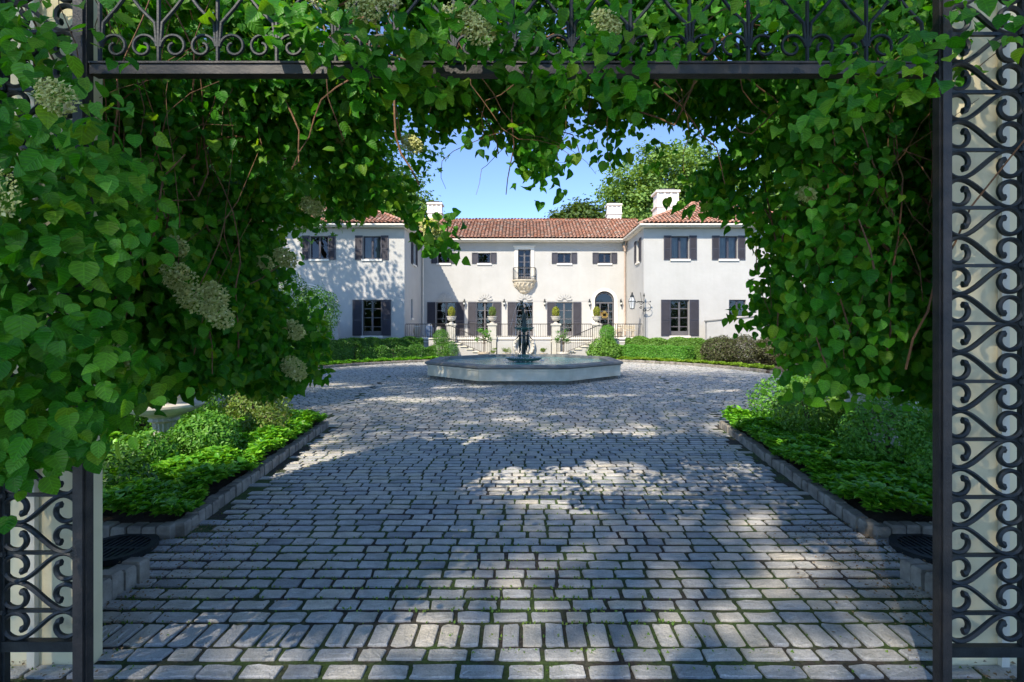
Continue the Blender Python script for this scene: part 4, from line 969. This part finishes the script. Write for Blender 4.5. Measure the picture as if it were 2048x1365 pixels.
shrub('bright lime-green hydrangea bush in front of the round bush at the right stair', [(4.6, 30.5, .7, .75, .6, .7), (5.1, 30.3, .6, .7, .6, .6), (4.2, 30.4, .45, .5, .5, .45)], 3600, .12, 'hedgelight', tpl=(OVAL_V, OVAL_F))
shrub('purplish barberry bush at the outer end of the right hedges', [(10.3, 26.9, .75, 1.0, .8, .8), (11.3, 26.4, .8, 1.0, .9, .8)], 12000, .08, 'hedgered')
shrub('dark purplish barberry bush half hidden by the right vine', [(12.8, 26.2, .8, 1.0, .9, .85)], 9000, .09, 'hedgered')
shrub('tall dense rhododendron beside the left garden wall', [(-10.7, 26.3, 2.8, 1.2, 1.0, 1.3), (-11.2, 26.5, 1.6, 1.3, 1.1, 1.5), (-12.3, 26.3, 3.4, 1.3, 1.1, 1.5)], 12000, .10, 'hedge', tpl=(OVAL_V, OVAL_F), cat='bush')
# ground cover in the beds
def cover(name, poly, n, z, mat, size=.075, hump=.08, zt=.0):
    poly = np.array(poly); lo, hi = poly.min(0), poly.max(0); P = rs.uniform(lo, hi, (n*3, 2)); c_ = np.zeros(len(P), bool)
    for i in range(len(poly)):
        (x1, y1), (x2, y2) = poly[i], poly[i-1]; cc = ((y1 > P[:, 1]) != (y2 > P[:, 1])); c_ ^= cc & (P[:, 0] < (x2-x1)*(P[:, 1]-y1)/(y2-y1+1e-12)+x1)
    P = P[c_][:n]; n = len(P); k = 7
    hh = z+hump*(np.sin(P[:, 0]*5)*np.cos(P[:, 1]*4.3)+.5*np.sin(P[:, 1]*9+P[:, 0]*7))
    hh = hh*rs.uniform(.75, 1.1, n)
    Pw = np.repeat(np.column_stack([P, hh]), k, 0); a = np.tile(np.arange(k)*2*pi/k, n)+np.repeat(rs.rand(n)*6, k)
    tip = np.stack([np.cos(a), np.sin(a), rs.uniform(-.25, .35, len(a))], 1); nn = np.stack([-np.cos(a)*.3, -np.sin(a)*.3, 1+0*a], 1)
    o = leaves(name, Pw, nn, tip, size*rs.uniform(.7, 1.2, len(a)), M[mat], None, (OVAL_V, OVAL_F), rs, .25)
    return tag(o, kind='stuff')
for s in (-1, 1):
    cover('ground_cover', [(s*3.35, 4.92), (s*3.97, 10.2), (s*4.9, 10.0), (s*5.3, 8), (s*4.75, 6), (s*4.6, 4.98)], 5200, .28, 'cover', .095)
    cover('ground_cover', [(s*4.6, 4.98), (s*5.3, 8), (s*4.9, 10.0), (s*7.5, 11.5), (s*10, 14), (s*10, 5)], 5200, .22, 'cover', .09)
    fr = [(p[0]*s, p[1]) for p in arc(14, 65, 26, CR+.16)]; bk = [(p[0]*s, p[1]) for p in arc(65, 14, 26, CR+.95)]
    cover('ground_cover', fr+bk, 3000, .2, 'coverlime' if s > 0 else 'cover', .1, .05)
# near bed shrubs
shrub('low feathery green shrub in the left bed behind the kerb', [(-4.5, 7.2, .42, .45, .42, .38)], 6000, .05, 'shrub', tpl=(OVAL_V, OVAL_F))
shrub('olive-tinged shrub with bare twigs near the far tip of the left bed', [(-4.75, 9.2, .5, .55, .5, .42), (-5.2, 9.8, .6, .5, .5, .4), (-4.3, 8.5, .4, .35, .35, .3)], 5200, .055, 'olive', tpl=(OVAL_V, OVAL_F))
shrub('bushy bright azalea in front of the left stone urn', [(-4.9, 6.6, .4, .4, .35, .25), (-5.6, 6.3, .45, .4, .35, .35)], 3800, .06, 'shrub', tpl=(OVAL_V, OVAL_F))
shrub('dark low azalea at the near end of the left bed', [(-4.6, 5.6, .35, .5, .4, .35), (-5.2, 5.5, .4, .5, .4, .4)], 4500, .055, 'hedge', tpl=(OVAL_V, OVAL_F))
shrub('tall bright green azalea at the far end of the right bed', [(4.9, 9.6, .6, .65, .6, .5), (5.5, 9.9, .6, .6, .6, .5)], 6500, .055, 'shrub', tpl=(OVAL_V, OVAL_F))
shrub('yellow-green azalea in the middle of the right bed', [(4.7, 8.3, .65, .62, .55, .52), (5.3, 8.0, .6, .5, .5, .45)], 6500, .055, 'hedgelight', tpl=(OVAL_V, OVAL_F))
shrub('dark round azalea at the near end of the right bed', [(4.7, 6.6, .6, .6, .55, .55), (5.5, 6.2, .6, .6, .6, .55), (4.7, 5.6, .4, .45, .4, .35)], 10000, .05, 'shrub', tpl=(OVAL_V, OVAL_F))
shrub('deep green shrub behind the left urn', [(-6.3, 9.2, .8, .9, .8, .75), (-7.6, 8.4, .9, 1.0, .9, .8)], 7000, .07, 'hedge', tpl=(OVAL_V, OVAL_F))
shrub('deep green shrub behind the right urn', [(6.6, 9.0, .7, .9, .8, .7), (7.2, 7.6, .9, 1.0, .9, .8)], 7000, .07, 'hedge', tpl=(OVAL_V, OVAL_F))
for s, lb in ((-1, 'large pale stone garden urn on a fluted foot in the left bed'), (1, 'large pale stone garden urn on a fluted foot in the right bed')):
    x, y = s*5.2, 7.4
    o = thing('garden_urn', lb, 'garden urn', (x, y, .08), 'garden urns in the beds')
    mb = MB(); mb.bevbox(x-.36, x+.36, y-.36, y+.36, .05, .17, .02); mb.build('base', M['urn'], o)
    mb = MB(); mb.lathe([(.32,.0),(.32,.03),(.24,.10),(.17,.22),(.13,.38),(.14,.46),(.19,.49),(.17,.52),(.2,.55)], 32, (x, y, .172), .05, (.1, .6)); mb.build('foot', M['urn'], o, True)
    mb = MB(); mb.lathe([(.2,.55),(.34,.60),(.46,.66),(.50,.70),(.50,.73),(.41,.76),(.43,.90),(.49,1.04),(.52,1.06),(.52,1.1),(.46,1.1),(.42,1.0)], 40, (x, y, .173)); mb.build('bowl', M['urn'], o, True)
    mb = MB(); mb.lathe([(.43,.84),(.455,.87),(.44,.90)], 40, (x, y, .173)); mb.build('band', M['urn'], o, True)
# ---------------------------------------------------------------- iron gateway
GY_ = 2.78
gate = thing('iron_gateway', 'black wrought iron gateway with scrollwork side panels and a scrolled overthrow beam', 'gate', (0, GY_, 0))
def gx_(px): return (px-1048)/1024*GY_
def scroll(mb, x0, x1, zb, zm, y, th=.011, fl=.016):
    """S scroll between bar height zb and middle height zm (either way up)"""
    W = x1-x0; h = zm-zb; r = abs(h)*.46; sg = 1 if h > 0 else -1
    zc = zb+h*.5
    lc = (x0+r*1.02, zc); rc = (x1-r*.98, zc)
    def sp(cx_, cz, a0, a1, r0, r1, n=16): return [(cx_+(r0+(r1-r0)*i/n)*cos(a0+(a1-a0)*i/n), cz+sg*(r0+(r1-r0)*i/n)*sin(a0+(a1-a0)*i/n)) for i in range(n+1)]
    # local: bar at -, middle at + ; left spiral: inner tip -> ... -> middle side
    L = sp(lc[0], lc[1], pi*.75-2*pi, pi/2-.0-0*pi-2*pi*0, .2*r, r*1.04) if 0 else sp(lc[0], lc[1], 2.4*pi, .55*pi, .30*r, 1.05*r, 30)
    L = [p for p in L]
    L = sp(lc[0], lc[1], -.9*pi+2*pi*0, -.9*pi, 0, 0, 1)[:0]
    tip = [(1.95-k*(1.45)/28)*pi for k in range(29)]       # from tip angle round (clockwise) to the middle side
    L = []
    for k in range(29):
        f = k/28; rr = r*(.40+.64*min(1, f*1.6)**.8); a = (.30-1.80*f)*pi
        L.append((lc[0]+rr*cos(a), lc[1]+sg*rr*sin(a)))
    # L travels: inside, right, bar side, left, middle side
    Rr = [(2*rc[0]-(x0+x1)+(x0+x1)-p[0]+0 if 0 else rc[0]-(p[0]-lc[0]), 2*zc-p[1]) for p in L][::-1]
    a, b_ = L[-1], Rr[0]
    mid = []
    for k in range(1, 12):
        u = k/12; hu = u*u*(3-2*u); tx = a[0]+(b_[0]-a[0])*u; mid.append((tx, a[1]+(b_[1]-a[1])*hu))
    pts = [(p[0], y, p[1]) for p in L+mid+Rr]
    n = len(pts); rad = [th*(1.5 if (i < 3 or i > n-4) else 1.0) for i in range(n)]
    mb.tube(pts, rad, 6, True, fl)
def side_panel(x0, x1, z0, z1, y, unit_=.314):
    """one tall scrollwork panel"""
    pm = thing_part('scroll_panel'); 
def panel(x0, x1, z0, zb0, ztop, y, u=.314):
    mb = MB(); z = zb0; k = 0
    mb.box(x0, x1, y-.02, y+.02, z0-.055, z0)             # bottom rail
    mb.box(x1-.018 if x1 > 0 else x0, x1 if x1 > 0 else x0+.018, y-.015, y+.015, z0-.5, ztop)
    while z < ztop:
        mb.box(x0, x1, y-.009, y+.009, z-.009, z+.009)
        scroll(mb, x0+.004, x1-.012, z, z+u/2, y); 
        if z-u/2 > z0-.03: scroll(mb, x0+.004, x1-.012, z, z-u/2, y)
        for xx in (x0+.012, x1-.022): mb.tube([(xx, y-.016, z-.012), (xx, y-.016, z+.012)], .013, 6)
        z += u
    return mb.build('scroll_panel', M['iron'], gate, True)
GTOP = 4.0
zz0 = 2+(655-1291)/1024*GY_
xr0, xr1 = gx_(1890), gx_(2046); xl0, xl1 = gx_(8), gx_(160)
panel(xr0, xr1, zz0, zz0+.157*1+.02, GTOP, GY_); panel(xl0, xl1, zz0+.03, zz0+.19, GTOP, GY_)
def mirror_post(x0, x1):
    mb = MB(); mb.bevbox(x0, x1, GY_-.035, GY_+.01, -.02, GTOP, .004); mb.box(x0+.01 if x0 > 0 else x0, x1 if x0 > 0 else x1-.01, GY_-.05, GY_-.036, -.02, GTOP); mb.build('post', M['ironw'], gate)
mirror_post(gx_(1868), gx_(1889)); mirror_post(gx_(161), gx_(184))
for s, xe in ((1, xr1), (-1, xl0)):
    a, b_ = sorted((xe, xe+s*.07)); mb = MB(); mb.bevbox(a, b_, GY_-.035, GY_+.035, -.02, GTOP, .004); mb.build('post', M['ironw'], gate)
mb = MB(); zb = 2+(655-150)/1024*GY_
mb.box(gx_(188), gx_(1863), GY_-.03, GY_+.03, zb-.008, zb+.045); mb.box(gx_(188), gx_(1863), GY_-.038, GY_+.038, zb+.046, zb+.056); mb.build('beam', M['ironw'], gate)
mb = MB(); x = gx_(200)
zt = zb+.52
mb.box(gx_(188), gx_(1863), GY_-.02, GY_+.02, zt, zt+.04)
while x < gx_(1850):
    mb.tube([(x, GY_, zb+.07), (x, GY_, zt)], .011, 6)
    spiral(mb, x+.085, zb+.15, .075, .02, pi, -1.2, GY_, .009); spiral(mb, x+.235, zb+.15, .075, .02, 0, 1.2, GY_, .009)
    mb.tube([(x+.01, GY_, zb+.15), (x+.02, GY_, zb+.28), (x+.09, GY_, zb+.36), (x+.15, GY_, zb+.44), (x+.15, GY_, zt)], .01, 6)
    mb.tube([(x+.31, GY_, zb+.15), (x+.30, GY_, zb+.28), (x+.22, GY_, zb+.36), (x+.16, GY_, zb+.44)], .01, 6)
    x += .32
mb.build('overthrow_scrolls', M['iron'], gate, True)
# stucco gate walls behind the side panels
for s, px0, px1, lb in ((-1, -700, 188, 'cream stucco gate wall behind the left iron scroll panel'), (1, 1893, 2800, 'cream stucco gate wall behind the right iron scroll panel')):
    yy = 3.02; a, b_ = sorted(((px0-1048)/1024*yy, (px1-1048)/1024*yy))
    if s < 0: b_ = -2.56
    o = thing('gate_wall', lb, 'wall', ((a+b_)/2, yy, 0))
    mb = MB(); mb.box(a, b_, yy, yy+.09, -.05, 4.0); mb.build('wall', M['wallstucco'], o)
    e = a if s > 0 else b_
    mb = MB(); q = sorted((e+s*.30, e+s*.345)); mb.box(q[0], q[1], yy-.03, yy-.001, -.05, 4.0); mb.build('corner_strip', M['caststone'], o)
# ---------------------------------------------------------------- climbing vine
OPEN = [(250, 1100), (300, 880), (400, 812), (470, 812), (560, 800), (665, 785), (672, 700), (658, 610), (632, 565), (612, 520), (605, 475), (650, 458), (700, 455), (790, 440), (845, 500), (905, 530),
        (893, 455), (850, 442), (838, 400), (835, 372), (880, 325), (950, 305), (1010, 305), (1045, 380), (1095, 400), (1112, 335), (1180, 290), (1222, 305), (1245, 280), (1330, 280), (1412, 320),
        (1345, 395), (1400, 440), (1475, 450), (1500, 560), (1475, 600), (1500, 680), (1560, 730), (1610, 765), (1690, 800), (1800, 835), (1880, 870), (1900, 1100)]
DF = 4.9
OPW = np.array([((p[0]-1048)/1024*DF, H+(655-p[1])/1024*DF) for p in OPEN])
def inpoly(px, py, poly):
    c_ = np.zeros(len(px), bool)
    for i in range(len(poly)):
        (x1, y1), (x2, y2) = poly[i], poly[i-1]; cc = ((y1 > py) != (y2 > py)); c_ ^= cc & (px < (x2-x1)*(py-y1)/(y2-y1+1e-12)+x1)
    return c_
def vine_points(n, xr, yr_, zr, rs):
    P = np.stack([rs.uniform(*xr, n), rs.uniform(*yr_, n), rs.uniform(*zr, n)], 1)
    # clumping
    cl = np.sin(P[:, 0]*4.1+P[:, 2]*2.3)+np.sin(P[:, 2]*5.3-P[:, 1]*3)+np.sin(P[:, 0]*7.7+P[:, 1]*4.1+1)
    P = P[cl+rs.normal(0, 1, n) > -.5]
    f = 1+.10*(DF-P[:, 1])           # the tunnel flares a little towards the gate
    wob = .05*np.sin(P[:, 0]*9+P[:, 1]*6)
    qx = P[:, 0]/f; qz = (P[:, 2]-1.9)/f+1.9+wob
    out = ~inpoly(qx, qz, OPW) & ~inpoly(qx, qz-.09, OPW) & ~inpoly(qx-np.sign(qx)*.05, qz, OPW)
    low = 1.36+.2*(4.9-P[:, 1])+.10*np.sin(P[:, 1]*5+P[:, 0]*3)+np.maximum(0, np.abs(P[:, 0])-2.6)*(-.05)
    return P[out & (P[:, 2] > low)]
def split_side(P): return P[:, 0] < -1.75, (P[:, 0] >= -1.75) & (P[:, 0] <= 1.75), P[:, 0] > 1.75
vr = np.random.RandomState(21)
P = vine_points(270000, (-4.4, 4.4), (3.4, 4.95), (1.15, 5.05), vr)
keep = np.ones(len(P), bool)
VL = [(.75, 6.5, 1.5, 1.1)]+[(-.1, 3.9, .4, .22), (5.1, 9.4, .8, .8), (4.2, 7.6, .35, .5), (-1.2, 9.2, .9, .3)]; m_ = lit_filter(P, vr, .03, VL); P = P[m_]
# ragged hanging sprays at the lip of the arch
extra = []
for px, py, d_ in ((895, 495, 3.6), (868, 480, 3.7), (880, 470, 3.9), (1110, 330, 3.7), (1095, 375, 3.6), (1060, 350, 3.8), (1175, 300, 3.5), (1040, 300, 3.6), (1395, 400, 3.6), (1440, 415, 3.7), (1370, 385, 3.8), (1490, 430, 3.8), (1500, 450, 4.2),
                  (600, 440, 4.6), (690, 410, 4.5), (760, 405, 4.3), (960, 280, 3.8), (1240, 330, 3.8), (1330, 330, 3.9), (1490, 650, 4.4), (610, 700, 4.6), (600, 640, 4.7), (540, 760, 4.4)):
    c_ = np.array([(px-1048)/1024*d_, d_, H+(655-py)/1024*d_]); k = 18
    extra.append(c_+np.clip(vr.normal(0, 1, (k, 3)), -1.4, 1.4)*np.array([.08, .12, .09])+np.array([0, 0, .05]))
EX = np.concatenate(extra); P = np.concatenate([P, EX])
# front layer hanging over the gate: left panel and beam
F1_ = np.stack([-2.35+vr.normal(0, .45, 3400), vr.uniform(1.95, 2.9, 3400), vr.uniform(1.15, 4.3, 3400)], 1)
F1_ = F1_[(F1_[:, 0]/F1_[:, 1] < -.70-.10*np.sin(F1_[:, 2]*3.7)**2-.25*np.clip(1.75-F1_[:, 2], 0, 1)) & ~((F1_[:, 2] > 3.0) & (vr.rand(len(F1_)) < .8)) & (F1_[:, 2] > 1.4+.08*np.sin(F1_[:, 0]*9))]
F2_ = np.stack([vr.uniform(-2.9, 2.6, 4200), vr.uniform(2.3, 3.35, 4200), vr.uniform(3.0, 4.7, 4200)], 1); F2_ = np.concatenate([F2_, F2_+vr.normal(0, .12, F2_.shape)])
lo = 3.42-.12*np.sin(F2_[:, 0]*2.2+1)
F2_ = F2_[(F2_[:, 2] > lo) & (F2_[:, 2] < 2.15+.64*F2_[:, 1]) & (vr.rand(len(F2_)) < np.where(F2_[:, 2] < 3.75, .6, 1.0)*np.where(np.abs(F2_[:, 0]+2.0) < .4, .4, 1))]
F3_ = np.stack([vr.uniform(-2.75, -2.1, 900), vr.uniform(3.05, 3.6, 900), vr.uniform(1.6, 4.6, 900)], 1)
F4_ = np.stack([vr.uniform(1.6, 2.35, 1500), vr.uniform(3.1, 3.7, 1500), vr.uniform(1.5, 4.8, 1500)], 1); F4_ = F4_[F4_[:, 0] > 1.72+.0*F4_[:, 1]]
SP = []
for px, py, d_ in ((620, 60, 2.5), (680, 30, 2.5), (740, 80, 2.5), (800, 60, 2.5), (860, 100, 2.5), (920, 50, 2.5), (980, 80, 2.5), (900, 20, 2.5), (1040, 60, 2.5), (560, 30, 2.5), (700, 120, 2.6), (760, 150, 2.6), (830, 175, 2.6), (790, 110, 2.6), (860, 150, 2.6), (1040, 150, 2.6), (1100, 170, 2.6), (1180, 170, 2.5), (1250, 200, 2.6), (1150, 120, 2.6), (1640, 230, 2.3), (1720, 190, 2.3), (1790, 160, 2.3), (1830, 110, 2.3), (1680, 140, 2.4)):
    c_ = np.array([(px-1048)/1024*d_, d_, H+(655-py)/1024*d_]); SP.append(c_+np.clip(vr.normal(0, 1, (22, 3)), -1.5, 1.5)*np.array([.10, .10, .05]))
FR = np.concatenate([F1_, F1_+vr.normal(0, .08, F1_.shape), F2_, F3_[:500], F4_]); FR = np.concatenate([FR[lit_filter(FR, vr, .05, VL)]]+SP)
vines = {}
vl = {'left': 'dense climbing hydrangea vine with creamy flower heads smothering the left side of the gateway',
      'top': 'leafy vine canopy hanging over the iron beam at the top of the gateway',
      'right': 'dense climbing vine hanging inside the right post of the gateway'}
for i, (nm_, x) in enumerate((('left', -2.8), ('top', 0), ('right', 2.6))):
    vines[i] = thing('climbing_vine', vl[nm_], 'vine', (x, 3.6, 0), 'climbing vines on the gateway')
for i in range(3):
    for grp, mat, s0, s1, nme in ((P, 'vine', .045, .09, 'leaves'), (FR, 'vineyoung', .05, .09, 'front_leaves')):
        Q = grp[split_side(grp)[i]]
        n = len(Q)
        if grp is P: Q2 = Q
        cx_ = np.clip(Q[:, 0], -1.9, 1.9)
        Nn = np.stack([-np.sign(Q[:, 0])*.35*np.minimum(1, np.abs(Q[:, 0])/2), np.full(n, -.8), np.full(n, .45 if grp is P else .75)], 1)
        Tp = np.stack([-np.sign(Q[:, 0])*.35, np.full(n, -.35), np.full(n, -.95)], 1)
        if grp is P:
            for hh_, tp_ in ((vr.rand(n), HEART_V), (None, OVATE_V)):
                if hh_ is not None: sel_ = hh_ < .45
                else: sel_ = ~sel_
                leaves(nme, Q[sel_], Nn[sel_], Tp[sel_], vr.uniform(s0, s1, sel_.sum()), M['vine'], vines[i], (tp_, HEART_F), vr, .62)
        else:
            h_ = vr.rand(n) < .22
            leaves('leaves', Q[~h_], Nn[~h_], Tp[~h_], vr.uniform(s0, s1, n)[~h_], M['vine'], vines[i], (HEART_V, HEART_F), vr, .52)
            leaves('young_leaves', Q[h_], Nn[h_], Tp[h_], vr.uniform(s0*.8, s1*.85, n)[h_], M['vineyoung'], vines[i], (HEART_V, HEART_F), vr, .52)
# woody stems
def wander(p0, d0, n, step, wob, sag=0):
    pts = [Vector(p0)]; d = Vector(d0).normalized()
    for i in range(n):
        d = (d+Vector((random.gauss(0, wob), random.gauss(0, wob), random.gauss(0, wob)-sag))).normalized(); pts.append(pts[-1]+d*step)
    return pts
for i, (xr_, nst) in enumerate((((-3.4, -2.1), 90), ((-1.75, 1.75), 45), ((1.85, 3.4), 90))):
    mb = MB()
    for k in range(nst):
        x = random.uniform(*xr_); y = random.uniform(3.1, 4.3)
        if k < 8 and i != 1: x = (-1 if i == 0 else 1)*random.uniform(3.4, 4.0); y = random.uniform(3.3, 3.6)
        if i == 1: pts = wander((x, y, random.uniform(3.6, 4.6)), (random.uniform(-1, 1), .1, -.35), 10, .13, .28, .05); pts = [p for p in pts if p.z > 3.0] or pts[:2]
        else: pts = wander((x, y, .0 if k < 8 else random.uniform(1.6, 3.5)), ((.3 if i == 0 else -.3)*random.random(), 0, 1), 18 if k < 8 else 9, .2, .10 if k < 8 else .2); pts = [p for p in pts if abs(p.x) > 2.0] or pts[:2]
        if len(pts) < 2: continue
        r0 = (.022 if i != 1 else .012) if k < 8 else random.choice([.003, .004, .007]); mb.tube(pts, [r0*(1-.6*j/len(pts)) for j in range(len(pts))], 6)
    mb.build('stems', M['vinebark'], vines[i], True)
# flower heads: lacecap clusters
FL_ = [(170, 222, 2.1, .12), (40, 395, 2.0, .17), (380, 500, 3.3, .10), (385, 560, 3.2, .16), (410, 600, 3.2, .14), (455, 590, 3.25, .12), (460, 630, 3.2, .14), (285, 715, 2.9, .12),
       (585, 520, 4.5, .14), (545, 530, 4.5, .10), (600, 660, 4.5, .14), (600, 735, 4.4, .16), (870, 465, 4.2, .14), (830, 300, 4.3, .12),
       (650, 15, 2.6, .13), (745, 45, 2.5, .13), (785, 30, 2.5, .1), (930, 70, 2.5, .13), (960, 90, 2.5, .12), (1205, 75, 2.6, .1), (635, 420, 4.6, .14), (1590, 400, 3.4, .07), (700, 300, 4.4, .12)]
fi = thing
for px, py, d_, rad_ in FL_:
    c_ = np.array([(px-1048)/1024*d_, d_-.12, H+(655-py)/1024*d_]); vi = vines[0] if c_[0] < -1.75 else (vines[1] if c_[0] <= 1.75 else vines[2])
    n = 520; rad_ = rad_*.66; u = vr.normal(0, 1, (n, 2)); u = u/np.maximum(1, np.linalg.norm(u, axis=1, keepdims=True)/1.6)*.6
    Q = c_+np.stack([u[:, 0]*rad_, -.05+.04*vr.rand(n)+.3*rad_*(u**2).sum(1), u[:, 1]*rad_*.8-u[:, 0]*rad_*.35], 1)
    leaves('flower_head', Q, np.tile([[-.2, -.8, .5]], (n, 1)), vr.normal(0, 1, (n, 3)), vr.uniform(.011, .022, n)*(1+.2*(d_-2)), M['flower'], vi, (DIA_V, DIA_F), vr, .35)
# ---------------------------------------------------------------- trees
def tree(name, label, cat, base, trunk_h, tr, blobs, nclump, per, size, mat, tpl=(OVAL_V, OVAL_F), spread=.5, flt=False, group=None, seed=1, limbs=9, lean=(0, 0)):
    r_ = np.random.RandomState(seed); random.seed(seed); o = thing(name, label, cat, (base[0], base[1], 0), group)
    B = np.array(blobs, float); vol = B[:, 3]*B[:, 4]*B[:, 5]; idx = r_.choice(len(B), nclump, p=vol/vol.sum()); d = unit(r_.normal(0, 1, (nclump, 3)))
    rr = r_.rand(nclump)**.45; C = B[idx, :3]+d*B[idx, 3:]*rr[:, None]
    P = np.repeat(C, per, 0)+r_.normal(0, 1, (nclump*per, 3))*spread*np.array([1, 1, .6])
    if flt: P = P[lit_filter(P, r_, .05)]
    n = len(P); Nn = np.repeat(d, per, 0)[:n]*.5 if not flt else r_.normal(0, .4, (n, 3)); Nn = Nn+np.array([0, 0, .8])
    tip = r_.normal(0, .8, (n, 3)); tip[:, 2] -= .3
    crown = leaves('crown', P, Nn, tip, size*r_.uniform(.7, 1.3, n), M[mat], o, tpl, r_, .55)
    mb = MB(); top = (base[0]+lean[0], base[1]+lean[1], trunk_h)
    mb.tube([(base[0], base[1], -.1), (base[0]+lean[0]*.2, base[1]+lean[1]*.2, trunk_h*.3), (base[0]+lean[0]*.6, base[1]+lean[1]*.6, trunk_h*.7), top], [tr*1.35, tr, tr*.85, tr*.7], 12)
    for k in range(limbs):
        c_ = C[r_.randint(len(C))]; t0 = r_.uniform(.7, 1); s_ = Vector((base[0]+lean[0]*t0, base[1]+lean[1]*t0, trunk_h*t0)); e = Vector(c_)
        if e.z < s_.z: e.z = s_.z+.5
        m1 = s_.lerp(e, .4)+Vector((0, 0, .12*(e-s_).length)); mb.tube([s_, m1, e], [tr*.3, tr*.16, tr*.04], 7)
        for j in range(3):
            q = m1.lerp(e, .2+.25*j); e2 = q+Vector((random.gauss(0, 1), random.gauss(0, 1), random.gauss(.4, .5)))*spread*1.8
            mb.tube([q, q.lerp(e2, .5)+Vector((0, 0, .1)), e2], [tr*.09, tr*.05, tr*.02], 5)
    mb.build('trunk', M['bark'], o, True)
    return o
# over and behind the viewer: the trees that shade the forecourt
for sx, (bx, by), cr, nc, lb in ((11, (-7, -13), (-6, -12, 20.5, 7, 7, 3.2), 420, 'tall shade tree behind the viewer on the approach'),
        (12, (-16, -12), (-15, -11, 20.5, 6.5, 6.5, 3.2), 380, 'tall shade tree behind the viewer on the far left'),
        (13, (-12.5, 3), (-9, -2, 21, 7, 6.5, 3.2), 400, 'tall shade tree just left of the gate, above the vine'),
        (14, (-19, 0), (-18, 0.5, 21, 6.5, 6, 3.2), 360, 'tall shade tree in the garden left of the gate'),
        (16, (-11, -18), (-9.5, -16.5, 20.5, 7, 3.6, 3), 300, 'tall shade tree farthest behind the viewer'),
        (15, (4, -5), (0.5, -2, 20.5, 6, 6, 3), 330, 'tall shade tree just right of the gate, above the vine')):
    tree('shade_tree', lb, 'tree', (bx, by, 0), 15, .4, [cr], nc, 90 if sx in (13, 14) else 56, .155, 'canopy', (DIA_V, DIA_F), 1.3, True, None, sx, 6)
tree('maple_tree', 'bright green maple whose branches hang before the left wing roof', 'tree', (-10.5, 14.5, 0), 6.5, .28, [(-7.3, 15.5, 8.3, 4.3, 3.2, 3.3), (-4.6, 15.5, 7.2, 2.0, 2.0, 1.3), (-10, 15, 8.5, 3.5, 3, 3.5)], 300, 60, .17, 'maple', (STAR_V, STAR_F), .42, False, None, 15, 14)
tree('oak_tree', 'broad tree beyond the left bed casting dappled shade on the left wing', 'tree', (-18, 19, 0), 8, .4, [(-17.3, 21, 14.6, 5.2, 4.5, 4.2)], 230, 60, .3, 'canopy', (DIA_V, DIA_F), .6, False, None, 16, 14)
# behind the house
bt = [((17, 62), 12, [(17, 62, 18, 8, 6, 6.5), (13, 61, 15.5, 5, 4, 4), (21, 60, 16, 6, 5, 5.5)], 'big pale-green oak rising behind the right wing chimney', 'bgtree', 620),
      ((6.6, 60), 9, [(6.9, 60, 14.3, 2.2, 2, 2.1)], 'small round treetop left of the right chimney behind the roof', 'bgdark', 110), ((4.4, 60), 9, [(4.6, 60, 13.9, 1.5, 1.5, 1.3)], 'lowest treetop just above the roof ridge right of centre', 'bgdark', 60),
      ((30, 52), 9, [(30, 52, 14, 7, 6, 6)], 'dark tree beyond the outer end of the right wing', 'bgtree', 420), ((-27, 48), 9, [(-26, 48, 13, 7, 6, 7)], 'dense tree beyond the outer end of the left wing', 'bgtree', 420),
      ((-17, 58), 9, [(-16, 58, 15, 6, 5, 5)], 'leafy tree behind the left wing roof', 'bgtree', 320)]
for i, (b_, h_, bl_, lb, mt, nc) in enumerate(bt): tree('broadleaf_tree', lb, 'tree', (b_[0], b_[1], 0), h_, .4, bl_, nc, 60, .42, mt, (DIA_V, DIA_F), .7, False, 'trees behind the house', 30+i, 10)
# shrubs and young trees that close the view beside the courtyard
tree('young_tree', 'dark leafy tree filling the gap beyond the left vine', 'tree', (-9.5, 12.0, 0), 2.4, .12, [(-8.6, 11.5, 3.0, 2.6, 1.8, 2.4), (-7.4, 11.5, 3.4, 1.4, 1.2, 1.5)], 210, 60, .14, 'hedge', (OVAL_V, OVAL_F), .3, False, None, 41, 8)
tree('young_tree', 'dark leafy tree filling the gap beyond the right vine', 'tree', (9.5, 12.0, 0), 2.4, .12, [(9.2, 11.8, 3.0, 2.6, 1.8, 2.4), (8.4, 12.2, 3.6, 1.6, 1.2, 1.9)], 210, 60, .14, 'hedge', (OVAL_V, OVAL_F), .3, False, None, 42, 8)
for s, lb in ((-1, 'tall evergreen screen hedge along the far left side of the court'), (1, 'tall evergreen screen hedge along the far right side of the court')):
    shrub(lb, [(s*15.5, y, 2.2, 1.6, 2.2, 2.6) for y in (9, 13, 17, 21, 25)], 16000, .16, 'hedge', 'screen_hedge', 'hedge', True, (OVAL_V, OVAL_F), .4)
